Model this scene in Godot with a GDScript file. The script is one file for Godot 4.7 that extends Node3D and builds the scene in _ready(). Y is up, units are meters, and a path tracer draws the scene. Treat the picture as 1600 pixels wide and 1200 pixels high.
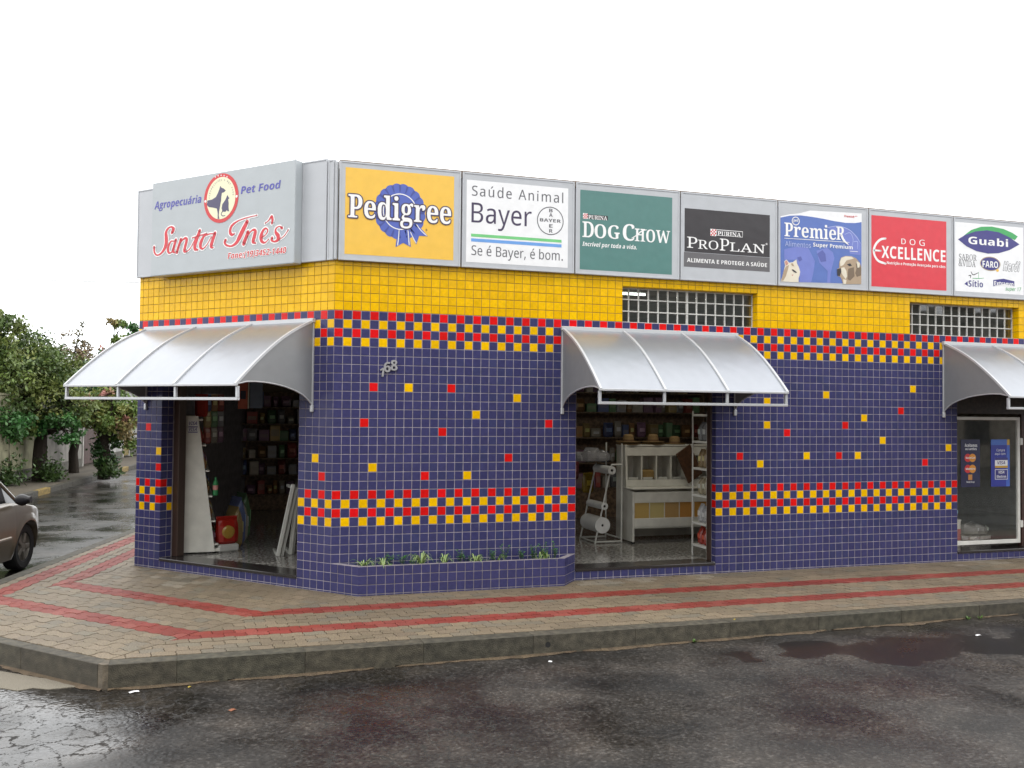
extends Node3D
# A tiled corner shop after rain. Metres; y = 0 is the pavement, the front wall is the plane z = 0, its tiles are 0.1 m.

const DIAG := deg_to_rad(-49.05)     # turn of the chamfered corner wall (local x runs along it, local z points out)
const ROAD_Y := -0.19
const TILE := 0.1
const GLUE := 0.0042

var M := {}
var rng := RandomNumberGenerator.new()
var FONT := {}

# ---------------------------------------------------------------- colours (linear base colours)
const T_BLUE := Color(0.05, 0.051, 0.138)
const T_RED := Color(0.7, 0.009, 0.011)
const T_YEL := Color(0.87, 0.5, 0.002)
const YEL := Color(0.83, 0.5, 0.06)
const ROSETTE := Color(0.075, 0.12, 0.46)
const ROSETTE_DARK := Color(0.045, 0.07, 0.3)
const WHITE := Color(0.84, 0.84, 0.84)
const PAPER := Color(0.82, 0.83, 0.85)
const INK_VIOLET := Color(0.045, 0.03, 0.08)
const INK_GREY := Color(0.1, 0.1, 0.115)
const INK_BLACK := Color(0.02, 0.018, 0.02)
const GREEN := Color(0.16, 0.56, 0.2)
const SKYBLUE := Color(0.14, 0.34, 0.74)
const TEAL := Color(0.075, 0.2, 0.185)
const BLACK_PRINT := Color(0.025, 0.02, 0.024)
const GREY_PRINT := Color(0.12, 0.115, 0.125)
const RED_PRINT := Color(0.6, 0.03, 0.035)
const RED_SIGN := Color(0.66, 0.028, 0.05)
const RED_SCRIPT := Color(0.62, 0.03, 0.045)
const BLUE_PRINT := Color(0.09, 0.16, 0.46)
const BLUE_PALE := Color(0.16, 0.2, 0.56)
const BLUE_DEEP := Color(0.09, 0.11, 0.38)
const BLUE_LIGHT := Color(0.4, 0.46, 0.74)
const BLUE_DARK := Color(0.035, 0.03, 0.2)
const GREEN_DEEP := Color(0.04, 0.36, 0.1)
const CREAM_PRINT := Color(0.8, 0.78, 0.55)
const VIOLET_PRINT := Color(0.09, 0.09, 0.4)
const VIOLET_DARK := Color(0.07, 0.06, 0.13)
const FUR_CREAM := Color(0.72, 0.66, 0.54)
const FUR_TAN := Color(0.4, 0.3, 0.2)
const FUR_BROWN := Color(0.17, 0.12, 0.075)
const FUR_PINK := Color(0.55, 0.27, 0.22)


# ---------------------------------------------------------------- mesh builder
class MB:
	var v := PackedVector3Array()
	var n := PackedVector3Array()
	var c := PackedColorArray()
	var u := PackedVector2Array()
	var col := Color.WHITE
	var tf := Transform3D()

	func tri(a: Vector3, b: Vector3, d: Vector3, na = null, nb = null, nd = null) -> void:
		# corners run anticlockwise seen from outside; written clockwise as Godot wants
		var f := (b - a).cross(d - a).normalized()
		for k in 3:
			var p: Vector3 = [a, d, b][k]
			var m = [na, nd, nb][k]
			v.append(tf * p)
			n.append((tf.basis * (f if m == null else m)).normalized())
			c.append(col)
			u.append(Vector2(p.x, p.z))

	func quad(a: Vector3, b: Vector3, d: Vector3, e: Vector3) -> void:
		tri(a, b, d)
		tri(a, d, e)

	func quad_n(a: Vector3, b: Vector3, d: Vector3, e: Vector3, na: Vector3, nb: Vector3, nd: Vector3, ne: Vector3) -> void:
		tri(a, b, d, na, nb, nd)
		tri(a, d, e, na, nd, ne)

	func box(lo: Vector3, hi: Vector3) -> void:
		var x0 := lo.x; var y0 := lo.y; var z0 := lo.z
		var x1 := hi.x; var y1 := hi.y; var z1 := hi.z
		quad(Vector3(x0, y0, z1), Vector3(x1, y0, z1), Vector3(x1, y1, z1), Vector3(x0, y1, z1))
		quad(Vector3(x1, y0, z0), Vector3(x0, y0, z0), Vector3(x0, y1, z0), Vector3(x1, y1, z0))
		quad(Vector3(x1, y0, z1), Vector3(x1, y0, z0), Vector3(x1, y1, z0), Vector3(x1, y1, z1))
		quad(Vector3(x0, y0, z0), Vector3(x0, y0, z1), Vector3(x0, y1, z1), Vector3(x0, y1, z0))
		quad(Vector3(x0, y1, z1), Vector3(x1, y1, z1), Vector3(x1, y1, z0), Vector3(x0, y1, z0))
		quad(Vector3(x0, y0, z0), Vector3(x1, y0, z0), Vector3(x1, y0, z1), Vector3(x0, y0, z1))

	# a box with chamfered edges
	func cbox(lo: Vector3, hi: Vector3, ch := 0.004) -> void:
		var m := (lo + hi) * 0.5
		var h := (hi - lo) * 0.5
		ch = minf(ch, minf(h.x, minf(h.y, h.z)) * 0.45)
		for ax in 3:
			var b := (ax + 1) % 3
			var d := (ax + 2) % 3
			for s in [-1.0, 1.0]:
				var q := []
				for k in [[-1, -1], [1, -1], [1, 1], [-1, 1]]:
					var p := Vector3()
					p[ax] = s * h[ax]
					p[b] = k[0] * (h[b] - ch)
					p[d] = k[1] * (h[d] - ch)
					q.append(m + p)
				if s > 0: quad(q[0], q[1], q[2], q[3])
				else: quad(q[3], q[2], q[1], q[0])
			# edges along axis ax
			for s1 in [-1.0, 1.0]:
				for s2 in [-1.0, 1.0]:
					var e := []
					for k in [[-1, 0], [1, 0], [1, 1], [-1, 1]]:
						var p := Vector3()
						p[ax] = k[0] * (h[ax] - ch)
						p[b] = s1 * (h[b] - (ch if k[1] == 0 else 0.0))
						p[d] = s2 * (h[d] - (0.0 if k[1] == 0 else ch))
						e.append(m + p)
					if s1 * s2 < 0: quad(e[0], e[1], e[2], e[3])
					else: quad(e[3], e[2], e[1], e[0])
		for sx in [-1.0, 1.0]:
			for sy in [-1.0, 1.0]:
				for sz in [-1.0, 1.0]:
					var a := m + Vector3(sx * h.x, sy * (h.y - ch), sz * (h.z - ch))
					var b := m + Vector3(sx * (h.x - ch), sy * h.y, sz * (h.z - ch))
					var d := m + Vector3(sx * (h.x - ch), sy * (h.y - ch), sz * h.z)
					if sx * sy * sz > 0: tri(a, b, d)
					else: tri(a, d, b)

	# a round bar through points with a radius each
	func tube(pts: Array, rad: Array, sides := 8, caps := true) -> void:
		var rings := []
		var norms := []
		var side := Vector3()
		for i in pts.size():
			var dirn: Vector3 = (pts[mini(i + 1, pts.size() - 1)] - pts[maxi(i - 1, 0)]).normalized()
			if side == Vector3():
				side = dirn.cross(Vector3.UP if absf(dirn.y) < 0.9 else Vector3.RIGHT).normalized()
			side = (side - dirn * side.dot(dirn)).normalized()
			var up := dirn.cross(side)
			var r := []
			var nn := []
			for k in sides:
				var a := TAU * k / sides
				var o := side * cos(a) + up * sin(a)
				nn.append(o)
				r.append(pts[i] + o * rad[mini(i, rad.size() - 1)])
			rings.append(r)
			norms.append(nn)
		for i in pts.size() - 1:
			for k in sides:
				var k2 := (k + 1) % sides
				quad_n(rings[i][k], rings[i][k2], rings[i + 1][k2], rings[i + 1][k], norms[i][k], norms[i][k2], norms[i + 1][k2], norms[i + 1][k])
		if caps:
			var l := pts.size() - 1
			for k in range(1, sides - 1):
				tri(rings[0][0], rings[0][k + 1], rings[0][k])
				tri(rings[l][0], rings[l][k], rings[l][k + 1])

	# profile of (radius, height) turned about y
	func lathe(prof: Array, sides := 20, at := Vector3.ZERO) -> void:
		for i in prof.size() - 1:
			var p: Vector2 = prof[i]
			var q: Vector2 = prof[i + 1]
			var d := (q - p).normalized()
			for k in sides:
				var a := TAU * k / sides
				var b := TAU * (k + 1) / sides
				var ca := Vector3(cos(a), 0, sin(a))
				var cb := Vector3(cos(b), 0, sin(b))
				var na := (ca * d.y - Vector3.UP * d.x).normalized()
				var nb := (cb * d.y - Vector3.UP * d.x).normalized()
				quad_n(at + cb * p.x + Vector3.UP * p.y, at + ca * p.x + Vector3.UP * p.y, at + ca * q.x + Vector3.UP * q.y, at + cb * q.x + Vector3.UP * q.y, nb, na, na, nb)

	# flat polygon in the xy plane at height z, facing +z
	func flat(poly: PackedVector2Array, z: float) -> void:
		var ix := Geometry2D.triangulate_polygon(poly)
		for i in range(0, ix.size(), 3):
			var a := poly[ix[i]]
			var b := poly[ix[i + 1]]
			var d := poly[ix[i + 2]]
			if (b - a).cross(d - a) < 0:
				var t := b
				b = d
				d = t
			tri(Vector3(a.x, a.y, z), Vector3(b.x, b.y, z), Vector3(d.x, d.y, z))

	# polygon in xy pushed from z0 to z1
	func prism(poly: PackedVector2Array, z0: float, z1: float) -> void:
		if Geometry2D.is_polygon_clockwise(poly):
			poly = poly.duplicate()
			poly.reverse()
		flat(poly, z1)
		var was := v.size()
		flat(poly, z0)
		for i in range(was, v.size(), 3):
			var t := v[i]
			v[i] = v[i + 1]
			v[i + 1] = t
			for k in 3: n[i + k] = -n[i + k]
		for i in poly.size():
			var a := poly[i]
			var b := poly[(i + 1) % poly.size()]
			quad(Vector3(a.x, a.y, z0), Vector3(b.x, b.y, z0), Vector3(b.x, b.y, z1), Vector3(a.x, a.y, z1))

	func mesh() -> ArrayMesh:
		var m := ArrayMesh.new()
		if v.is_empty():
			return m
		var arr := []
		arr.resize(Mesh.ARRAY_MAX)
		arr[Mesh.ARRAY_VERTEX] = v
		arr[Mesh.ARRAY_NORMAL] = n
		arr[Mesh.ARRAY_COLOR] = c
		arr[Mesh.ARRAY_TEX_UV] = u
		m.add_surface_from_arrays(Mesh.PRIMITIVE_TRIANGLES, arr)
		return m


# ---------------------------------------------------------------- node helpers
var used := {}

func numbered(called: String) -> String:
	used[called] = used.get(called, -1) + 1
	return called if used[called] == 0 else "%s_%03d" % [called, used[called]]

func thing(called: String, label: String, category: String, at := Vector3.ZERO, turn := 0.0, group := "") -> Node3D:
	var o := Node3D.new()
	o.name = numbered(called)
	add_child(o, true)
	o.position = at
	o.rotation.y = turn
	o.set_meta("label", label)
	o.set_meta("category", category)
	if group: o.set_meta("group", group)
	return o

func structure(called: String, label: String) -> Node3D:
	var o := Node3D.new()
	o.name = numbered(called)
	add_child(o, true)
	o.set_meta("kind", "structure")
	if label: o.set_meta("label", label)
	return o

func put(parent: Node, called: String, mb, material: Material, kind := "", label := "") -> MeshInstance3D:
	var o := MeshInstance3D.new()
	o.name = called
	o.mesh = mb.mesh() if mb is MB else mb
	o.material_override = material
	parent.add_child(o, true)
	if kind: o.set_meta("kind", kind)
	if label: o.set_meta("label", label)
	return o

func bar(parent: Node, called: String, lo: Vector3, hi: Vector3, col: Color, material: Material, ch := 0.004) -> MeshInstance3D:
	var b := MB.new()
	b.col = col
	b.cbox(lo, hi, ch)
	return put(parent, called, b, material)

func vary(col: Color, amount: float) -> Color:
	var k := 1.0 + rng.randf_range(-amount, amount)
	return Color(minf(col.r * k, 0.9), minf(col.g * k, 0.9), minf(col.b * k, 0.9))


# ---------------------------------------------------------------- materials
func noise_tex(freq: float, lo: float, hi: float, kind := FastNoiseLite.TYPE_SIMPLEX_SMOOTH, size := 512, oct := 4, warm := 0.0) -> NoiseTexture2D:
	var f := FastNoiseLite.new()
	f.seed = int(freq * 977.0) + oct
	f.noise_type = kind
	f.frequency = freq
	f.fractal_octaves = oct
	var t := NoiseTexture2D.new()
	t.width = size
	t.height = size
	t.seamless = true
	t.noise = f
	var g := Gradient.new()
	g.set_color(0, Color(lo, lo, lo * (1.0 - warm)))
	g.set_color(1, Color(hi, hi, hi))
	t.color_ramp = g
	return t

func surf(rough: float, metal := 0.0, spec := 0.5) -> StandardMaterial3D:
	var m := StandardMaterial3D.new()
	m.vertex_color_use_as_albedo = true
	m.roughness = rough
	m.metallic = metal
	m.metallic_specular = spec
	return m

func grained(m: StandardMaterial3D, tex: Texture2D, scale: float, bump: Texture2D = null, depth := 0.0) -> StandardMaterial3D:
	m.albedo_texture = tex
	m.uv1_triplanar = true
	m.uv1_world_triplanar = true
	m.uv1_scale = Vector3.ONE * scale
	if bump:
		m.heightmap_enabled = true
		m.heightmap_texture = bump
		m.heightmap_scale = depth
	return m

func make_materials() -> void:
	var coarse := noise_tex(0.012, 0.72, 1.0, FastNoiseLite.TYPE_SIMPLEX_SMOOTH, 512, 5)
	var fine := noise_tex(0.09, 0.6, 1.0, FastNoiseLite.TYPE_SIMPLEX, 512, 4)
	var fine_b := noise_tex(0.12, 0.0, 1.0, FastNoiseLite.TYPE_SIMPLEX, 512, 3)
	var faint := noise_tex(0.01, 0.9, 1.0, FastNoiseLite.TYPE_SIMPLEX_SMOOTH, 512, 4)
	var slight := noise_tex(0.013, 0.965, 1.0, FastNoiseLite.TYPE_SIMPLEX_SMOOTH, 512, 4)
	var wavy := noise_tex(0.01, 0.0, 1.0, FastNoiseLite.TYPE_SIMPLEX_SMOOTH, 512, 2)
	var wood := noise_tex(0.02, 0.55, 1.0, FastNoiseLite.TYPE_SIMPLEX_SMOOTH, 512, 4)
	var marble := noise_tex(0.02, 0.35, 1.0, FastNoiseLite.TYPE_SIMPLEX_SMOOTH, 512, 6)
	M.tile = grained(surf(0.17, 0.0, 0.33), faint, 3.0)
	M.grout = grained(surf(0.85), coarse, 1.1)
	M.paver = grained(surf(0.62), fine, 1.1, fine_b, 0.25)
	M.kerb = grained(surf(0.7), noise_tex(0.02, 0.55, 1.0, FastNoiseLite.TYPE_SIMPLEX_SMOOTH, 512, 6), 0.9, fine_b, 0.3)
	M.mortar = grained(surf(0.9), fine, 2.0)
	M.sign = grained(surf(0.38, 0.0, 0.5), slight, 0.6, wavy, 0.2)
	M.print = grained(surf(0.34), slight, 0.9, wavy, 0.15)
	M.sheet = grained(surf(0.34, 0.65), slight, 0.8, wavy, 0.25)
	M.cheek = grained(surf(0.4, 0.3), slight, 0.8, wavy, 0.25)
	M.alu = surf(0.35, 0.4)
	M.white = grained(surf(0.35), faint, 0.7)
	M.plastic = surf(0.35)
	M.matte = grained(surf(0.75), faint, 1.5)
	M.plaster = grained(surf(0.9), coarse, 0.35, fine_b, 0.3)
	M.wood = grained(surf(0.55), wood, 1.3)
	M.floor = grained(surf(0.12), marble, 1.6)
	M.granite = grained(surf(0.2), fine, 3.0)
	M.soil = grained(surf(0.95), fine, 4.0, fine_b, 1.5)
	M.bark = grained(surf(0.95), fine, 1.2, fine_b, 3.0)
	M.rubber = surf(0.75)
	M.paint = surf(0.3, 0.35)
	M.paint.clearcoat_enabled = true
	M.paint.clearcoat = 0.6
	M.paint.clearcoat_roughness = 0.12
	M.leaf = surf(0.45)
	M.leaf.backlight_enabled = true
	M.leaf.backlight = Color(0.45, 0.45, 0.45)
	M.glass = StandardMaterial3D.new()
	M.glass.transparency = BaseMaterial3D.TRANSPARENCY_ALPHA
	M.glass.albedo_color = Color(0.75, 0.82, 0.8, 0.015)
	M.glass.roughness = 0.03
	M.dark_glass = surf(0.05)
	M.water = surf(0.27)
	M.lamp = surf(0.4)
	M.lamp.emission_enabled = true
	M.lamp.emission = Color(0.95, 1.0, 0.96)
	M.lamp.emission_energy_multiplier = 2.2
	M.film = grained(surf(0.25), fine, 2.0)
	M.sand = grained(surf(0.85), fine, 1.7, fine_b, 0.3)
	for k in [["sans", "Droid Sans", 400], ["sans_bold", "Droid Sans", 700], ["serif", "Droid Serif", 400], ["serif_bold", "Droid Serif", 700]]:
		var f := SystemFont.new()
		f.font_names = PackedStringArray([k[1]])
		f.font_weight = k[2]
		FONT[k[0]] = f


# ---------------------------------------------------------------- the road's own picture: wet asphalt, cracks, stains
func road_material() -> StandardMaterial3D:
	var S := 2048
	var wet := FastNoiseLite.new()
	wet.seed = 5; wet.frequency = 0.0045; wet.fractal_octaves = 5; wet.fractal_gain = 0.55
	var grain := FastNoiseLite.new()
	grain.seed = 8; grain.noise_type = FastNoiseLite.TYPE_VALUE; grain.frequency = 0.45; grain.fractal_octaves = 2
	var cell := FastNoiseLite.new()
	cell.seed = 21; cell.noise_type = FastNoiseLite.TYPE_CELLULAR; cell.frequency = 0.04; cell.fractal_octaves = 1
	cell.cellular_return_type = FastNoiseLite.RETURN_DISTANCE2_SUB
	cell.domain_warp_enabled = true; cell.domain_warp_amplitude = 26.0; cell.domain_warp_frequency = 0.02
	var hue := FastNoiseLite.new()
	hue.seed = 31; hue.frequency = 0.008; hue.fractal_octaves = 4
	var w := wet.get_image(S, S, false, false, true).get_data()
	var g := grain.get_image(S, S, false, false, true).get_data()
	var h := hue.get_image(S, S, false, false, true).get_data()
	var cr := PackedByteArray()
	# cracks only where the photograph shows them: by the corner, x -4.5..0.2, z 2.6..8
	var x0 := 64; var x1 := 720; var y0 := 200; var y1 := 900
	var alb := PackedByteArray(); alb.resize(S * S * 3)
	var rou := PackedByteArray(); rou.resize(S * S)
	var hei := PackedByteArray(); hei.resize(S * S)
	var i := 0
	for y in S:
		for x in S:
			var gg := g[i]
			var ww := w[i]
			var base := 34 + (gg - 128) * 12 / 64 + (h[i] - 128) / 5
			var hh := 110 + (gg - 128) / 2
			var r := 122 - (ww - 128) * 5 / 8 + (gg - 128) / 6
			var film := clampf((760 - x) / 420.0, 0.0, 1.0) + clampf((x - 1380) / 250.0, 0.0, 1.0)
			r -= int(54.0 * film)
			var warm := 3 + (h[i] - 128) / 40
			if gg > 190:
				base += 15
			if x > x0 and x < x1 and y > y0 and y < y1:
				var d := cell.get_noise_2d(x, y) + 1.0
				var edge := 0.045 + 0.035 * (h[i] - 128) / 128.0
				if d < edge and ww > 96:
					base = 20
					hh = 40
					r = 200
			# the dark soaked patch by the kerb, right of the second door
			var sx := (x - 1285.0) / 215.0
			var sy := (y - 300.0 - (x - 1285.0) * 0.12) / 52.0
			var soak := sx * sx + sy * sy + (h[i] - 128) / 110.0
			if soak < 1.0:
				base -= int(20.0 * minf(1.0, (1.0 - soak) * 4.0))
				r = mini(r, 84)
				hh = 110
			base = clampi(base, 10, 120)
			alb[i * 3] = base + warm
			alb[i * 3 + 1] = base
			alb[i * 3 + 2] = maxi(base - warm, 0)
			rou[i] = clampi(r, 22, 210)
			hei[i] = clampi(hh, 0, 255)
			i += 1
	var m := StandardMaterial3D.new()
	m.albedo_texture = ImageTexture.create_from_image(Image.create_from_data(S, S, false, Image.FORMAT_RGB8, alb))
	m.roughness = 1.0
	m.roughness_texture = ImageTexture.create_from_image(Image.create_from_data(S, S, false, Image.FORMAT_L8, rou))
	m.roughness_texture_channel = BaseMaterial3D.TEXTURE_CHANNEL_RED
	m.heightmap_enabled = true
	m.heightmap_texture = ImageTexture.create_from_image(Image.create_from_data(S, S, false, Image.FORMAT_L8, hei))
	m.heightmap_scale = 0.42
	return m


# ---------------------------------------------------------------- ground
const CAM := Vector3(-1.463, 2.026, 10.675)
const KA := Vector2(-2.1, 2.5)        # kerb corners (x, z)
const KB := Vector2(-4.09, 0.229)
const KC := Vector2(-2.52, -8.46)

func road_height(x: float) -> float:
	return ROAD_Y + 0.008 * clampf(x, -1.0, 8.0)

func xz_prism(mb: MB, poly: PackedVector2Array, y0: float, y1: float) -> void:
	var p := PackedVector2Array()
	for q in poly: p.append(Vector2(q.x, -q.y))
	var was := mb.tf
	mb.tf = was * Transform3D(Basis(Vector3(1, 0, 0), Vector3(0, 0, -1), Vector3(0, 1, 0)), Vector3.ZERO)
	mb.prism(p, y0, y1)
	mb.tf = was

func line_cross(a: Vector2, da: Vector2, b: Vector2, db: Vector2) -> Vector2:
	return Geometry2D.line_intersects_line(a, da, b, db)

func build_ground() -> void:
	var earth := structure("ground", "bare ground reaching to the horizon")
	var mb := MB.new()
	mb.col = Color(0.06, 0.055, 0.045)
	mb.quad(Vector3(-500, -0.42, 500), Vector3(500, -0.42, 500), Vector3(500, -0.42, -500), Vector3(-500, -0.42, -500))
	put(earth, "earth", mb, M.plaster)
	# ---- wet asphalt
	var road := structure("road", "wet cracked asphalt road and side street")
	mb = MB.new()
	var xs := [-40.0, -24.0, -14.0]
	for k in range(-10, 12): xs.append(float(k))
	xs.append_array([14.0, 20.0, 32.0, 60.0])
	var zs := [40.0, 24.0, 16.0, 12.0, 10.0, 8.0, 6.0, 4.0, 2.0, 0.0, -3.0, -6.0, -10.0, -16.0, -24.0, -36.0, -60.0]
	for i in xs.size() - 1:
		for j in zs.size() - 1:
			var a := Vector3(xs[i], road_height(xs[i]), zs[j])
			var b := Vector3(xs[i + 1], road_height(xs[i + 1]), zs[j])
			var c := Vector3(xs[i + 1], road_height(xs[i + 1]), zs[j + 1])
			var d := Vector3(xs[i], road_height(xs[i]), zs[j + 1])
			mb.quad(a, b, c, d)
	var rm := road_material()
	rm.uv1_scale = Vector3(0.0625, 0.0625, 1)
	rm.uv1_offset = Vector3(0.3125, -0.0625, 0)
	put(road, "asphalt", mb, rm)
	# ---- washed sand along the foot of the kerb
	var sand := structure("gutter_sand", "tan sand washed along the foot of the kerb")
	sand.set_meta("kind", "stuff")
	sand.set_meta("category", "sand")
	mb = MB.new()
	var nz := FastNoiseLite.new()
	nz.seed = 3
	nz.frequency = 0.9
	var path := [Vector2(13, 2.5), KA, KB]
	for s in 2:
		var a: Vector2 = path[s]
		var b: Vector2 = path[s + 1]
		var dirn := (b - a).normalized()
		var out := Vector2(-dirn.y, dirn.x) * (1.0 if s == 0 else 1.0)
		if out.y < 0: out = -out
		var cnt := int(a.distance_to(b) / 0.06)
		for i in cnt:
			var p := a + dirn * (i * 0.06)
			var q := a + dirn * (i * 0.06 + 0.06)
			var wp := maxf(0.0, 0.035 + 0.085 * nz.get_noise_2d(p.x * 1.3, p.y * 1.3 + 7.0) + 0.03 * nz.get_noise_2d(p.x * 9.0, 3.0))
			var wq := maxf(0.0, 0.035 + 0.085 * nz.get_noise_2d(q.x * 1.3, q.y * 1.3 + 7.0) + 0.03 * nz.get_noise_2d(q.x * 9.0, 3.0))
			if wp + wq < 0.004: continue
			mb.col = vary(Color(0.16, 0.115, 0.07), 0.2)
			var hp := road_height(p.x)
			mb.quad(Vector3(p.x, hp + 0.014, p.y), Vector3(p.x + out.x * wp, hp + 0.003, p.y + out.y * wp), Vector3(q.x + out.x * wq, road_height(q.x) + 0.003, q.y + out.y * wq), Vector3(q.x, road_height(q.x) + 0.014, q.y))
	put(sand, "sand_strip", mb, M.sand)
	# pale washed-out patch by the chamfered kerb
	mb = MB.new()
	mb.col = Color(0.3, 0.27, 0.21)
	var pale := PackedVector2Array()
	for k in [[-3.25, 1.35], [-2.95, 1.68], [-2.62, 1.98], [-2.35, 2.2], [-2.3, 2.34], [-2.5, 2.36], [-2.62, 2.28], [-2.72, 2.33], [-2.9, 2.18], [-3.1, 2.1], [-3.2, 1.9], [-3.42, 1.84], [-3.6, 1.6], [-3.5, 1.4]]: pale.append(Vector2(k[0], k[1]))
	xz_prism(mb, pale, ROAD_Y - 0.02, ROAD_Y - 0.0035)
	put(sand, "dried_mud", mb, M.sand)
	build_pavement()
	build_far_side()

const CH_U := Vector2(0.659, 0.752)
const CH_V := Vector2(0.752, -0.659)
const SD_U := Vector2(0.25, -0.968)
const SD_V := Vector2(0.968, 0.25)
const SO := Vector2(-3.36, -2.6)

func zig(f: float) -> float:
	f = fposmod(f, 1.0)
	if f < 0.125: return f / 0.125
	if f < 0.375: return 1.0
	if f < 0.625: return 1.0 - 2.0 * (f - 0.375) / 0.25
	if f < 0.875: return -1.0
	return -1.0 + (f - 0.875) / 0.125

func build_pavement() -> void:
	var walk := structure("pavement", "interlocking concrete paver pavement with red bands")
	var mitre := [Vector2(-2.076, 2.33), Vector2(-1.52, 1.69), Vector2(-0.81, 0.86), Vector2(0.26, 0.3)]
	var mitre_b := []
	for k in [[0.13, 0.155], [1.06, 0.385], [1.99, 0.845]]: mitre_b.append(line_cross(KA + CH_V * k[0], CH_U, SO + SD_V * k[1], SD_U))
	mitre_b.append(Vector2(-2.147, -2.475))
	var far := 22.0
	var zones := [
		{"o": Vector2(0, 2.5), "u": Vector2(1, 0), "v": Vector2(0, -1), "start": 0.17, "h": 0.133, "len": 0.195, "red": [4, 5, 10, 11],
			"poly": PackedVector2Array([Vector2(13.6, 2.33), mitre[0], mitre[1], mitre[2], mitre[3], Vector2(0, -0.06), Vector2(13.6, -0.06)]), "ur": [-2.6, 13.8], "rows": 21},
		{"o": KA, "u": CH_U, "v": CH_V, "start": 0.13, "h": 0.133, "len": 0.175, "red": [6, 7, 13, 14],
			"poly": PackedVector2Array([mitre[0], mitre_b[0], mitre_b[1], mitre_b[2], mitre_b[3], Vector2(0, 0), mitre[3], mitre[2], mitre[1]]), "ur": [-4.5, 3.6], "rows": 29},
		{"o": SO, "u": SD_U, "v": SD_V, "start": 0.155, "h": 0.115, "len": 0.21, "red": [1, 2, 5, 6],
			"poly": PackedVector2Array([mitre_b[0], mitre_b[1], mitre_b[2], mitre_b[3], Vector2(-2.147, -2.475) + SD_U * far, SO + SD_V * 0.155 + SD_U * far]), "ur": [-3.4, 9.0], "rows": 11},
	]
	var bed := MB.new()
	bed.col = Color(0.075, 0.065, 0.05)
	for z in zones: xz_prism(bed, z.poly, -0.3, -0.011)
	put(walk, "bedding", bed, M.mortar)
	var all := {"paver": [], "red_paver": []}
	for z in zones:
		for r in z.rows:
			var v0: float = z.start + r * z.h
			var k0 := int(floor(z.ur[0] / z.len))
			var k1 := int(ceil(z.ur[1] / z.len))
			for k in range(k0, k1):
				var u0: float = (k + 0.5 * (r % 2)) * z.len
				var u1: float = u0 + z.len
				# outline in (u, v)
				var loc := PackedVector2Array()
				var fr := [0.0, 0.125, 0.375, 0.625, 0.875, 1.0]
				var us := []
				for f in fr: us.append(f)
				var off = 0.5 * (r % 2)
				for f in us: loc.append(Vector2(u0 + f * z.len, v0 + 0.009 * zig(f + off)))
				for f in [0.28, 0.42, 0.58, 0.72]: loc.append(Vector2(u1 + 0.006 * (1.0 if f < 0.5 else -1.0), v0 + f * z.h))
				for i in range(us.size() - 1, -1, -1): loc.append(Vector2(u0 + us[i] * z.len, v0 + z.h + 0.009 * zig(us[i] + off)))
				for f in [0.72, 0.58, 0.42, 0.28]: loc.append(Vector2(u0 + 0.006 * (1.0 if f < 0.5 else -1.0), v0 + f * z.h))
				var mid: Vector2 = z.o + z.u * (u0 + z.len * 0.5) + z.v * (v0 + z.h * 0.5)
				var out := PackedVector2Array()
				for p in loc: out.append(z.o + z.u * p.x + z.v * p.y)
				var shapes := Geometry2D.intersect_polygons(out, z.poly)
				for s in shapes:
					var t := Geometry2D.offset_polygon(s, -0.0036)
					if t.is_empty() or t[0].size() < 3: continue
					var name_ := "red_paver" if r in z.red else "paver"
					all[name_].append([mid.distance_squared_to(Vector2(CAM.x, CAM.z)), t[0], mid])
	var soil := FastNoiseLite.new()
	soil.seed = 12
	soil.frequency = 0.55
	soil.fractal_octaves = 4
	for kind in all:
		var list: Array = all[kind]
		list.sort_custom(func(a, b): return a[0] < b[0])
		var rest := MB.new()
		for i in list.size():
			var mb := rest if i >= 300 else MB.new()
			var base := Color(0.27, 0.214, 0.142) if kind == "paver" else Color(0.3, 0.046, 0.03)
			mb.col = vary(base, 0.12)
			if kind == "paver" and rng.randf() < 0.12: mb.col = mb.col.lerp(Color(0.2, 0.19, 0.15), 0.5)
			if kind == "red_paver" and rng.randf() < 0.25: mb.col = mb.col.lerp(Color(0.4, 0.12, 0.09), 0.4)
			var mid: Vector2 = list[i][2]
			var stain := soil.get_noise_2d(mid.x, mid.y)
			mb.col = mb.col * (1.0 + 0.24 * stain) if kind == "paver" else mb.col * (1.0 + 0.2 * stain)
			# lime washed out of the joints at the foot of the steps
			if kind == "paver" and soil.get_noise_2d(mid.x * 3.0 + 40.0, mid.y * 3.0) > 0.05:
				for q in [[Vector2(-1.25, -1.25), 0.75], [Vector2(3.6, 0.12), 1.0], [Vector2(8.9, 0.12), 0.7]]:
					if mid.distance_to(q[0]) < q[1] * (1.0 + stain) and (mid.y < 0.3 or mid.x < 0): mb.col = mb.col.lerp(Color(0.46, 0.42, 0.34), 0.45)
			mb.col.a = 1.0
			var top := rng.randf_range(-0.0022, 0.0022)
			var shape: PackedVector2Array = list[i][1]
			if i < 300:
				var rel := PackedVector2Array()
				for p in shape: rel.append(p - mid)
				xz_prism(mb, rel, -0.014, 0.0)
				var o := put(walk, kind, mb, M.paver)
				o.position = Vector3(mid.x, top, mid.y)
			else:
				xz_prism(mb, shape, -0.014, top)
		if list.size() > 300: put(walk, kind + "s", rest, M.paver, "stuff")
	# ---- kerb stones
	var kerb := structure("kerb", "grey concrete kerb stones")
	var runs := [[Vector2(13.6, 2.5), Vector2(-1, 0), 15.66, 0.163], [KA + -CH_U * 0.06, -CH_U, KA.distance_to(KB) - 0.08, 0.125], [KB + SD_U * 0.02, SD_U, far, 0.15]]
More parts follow.
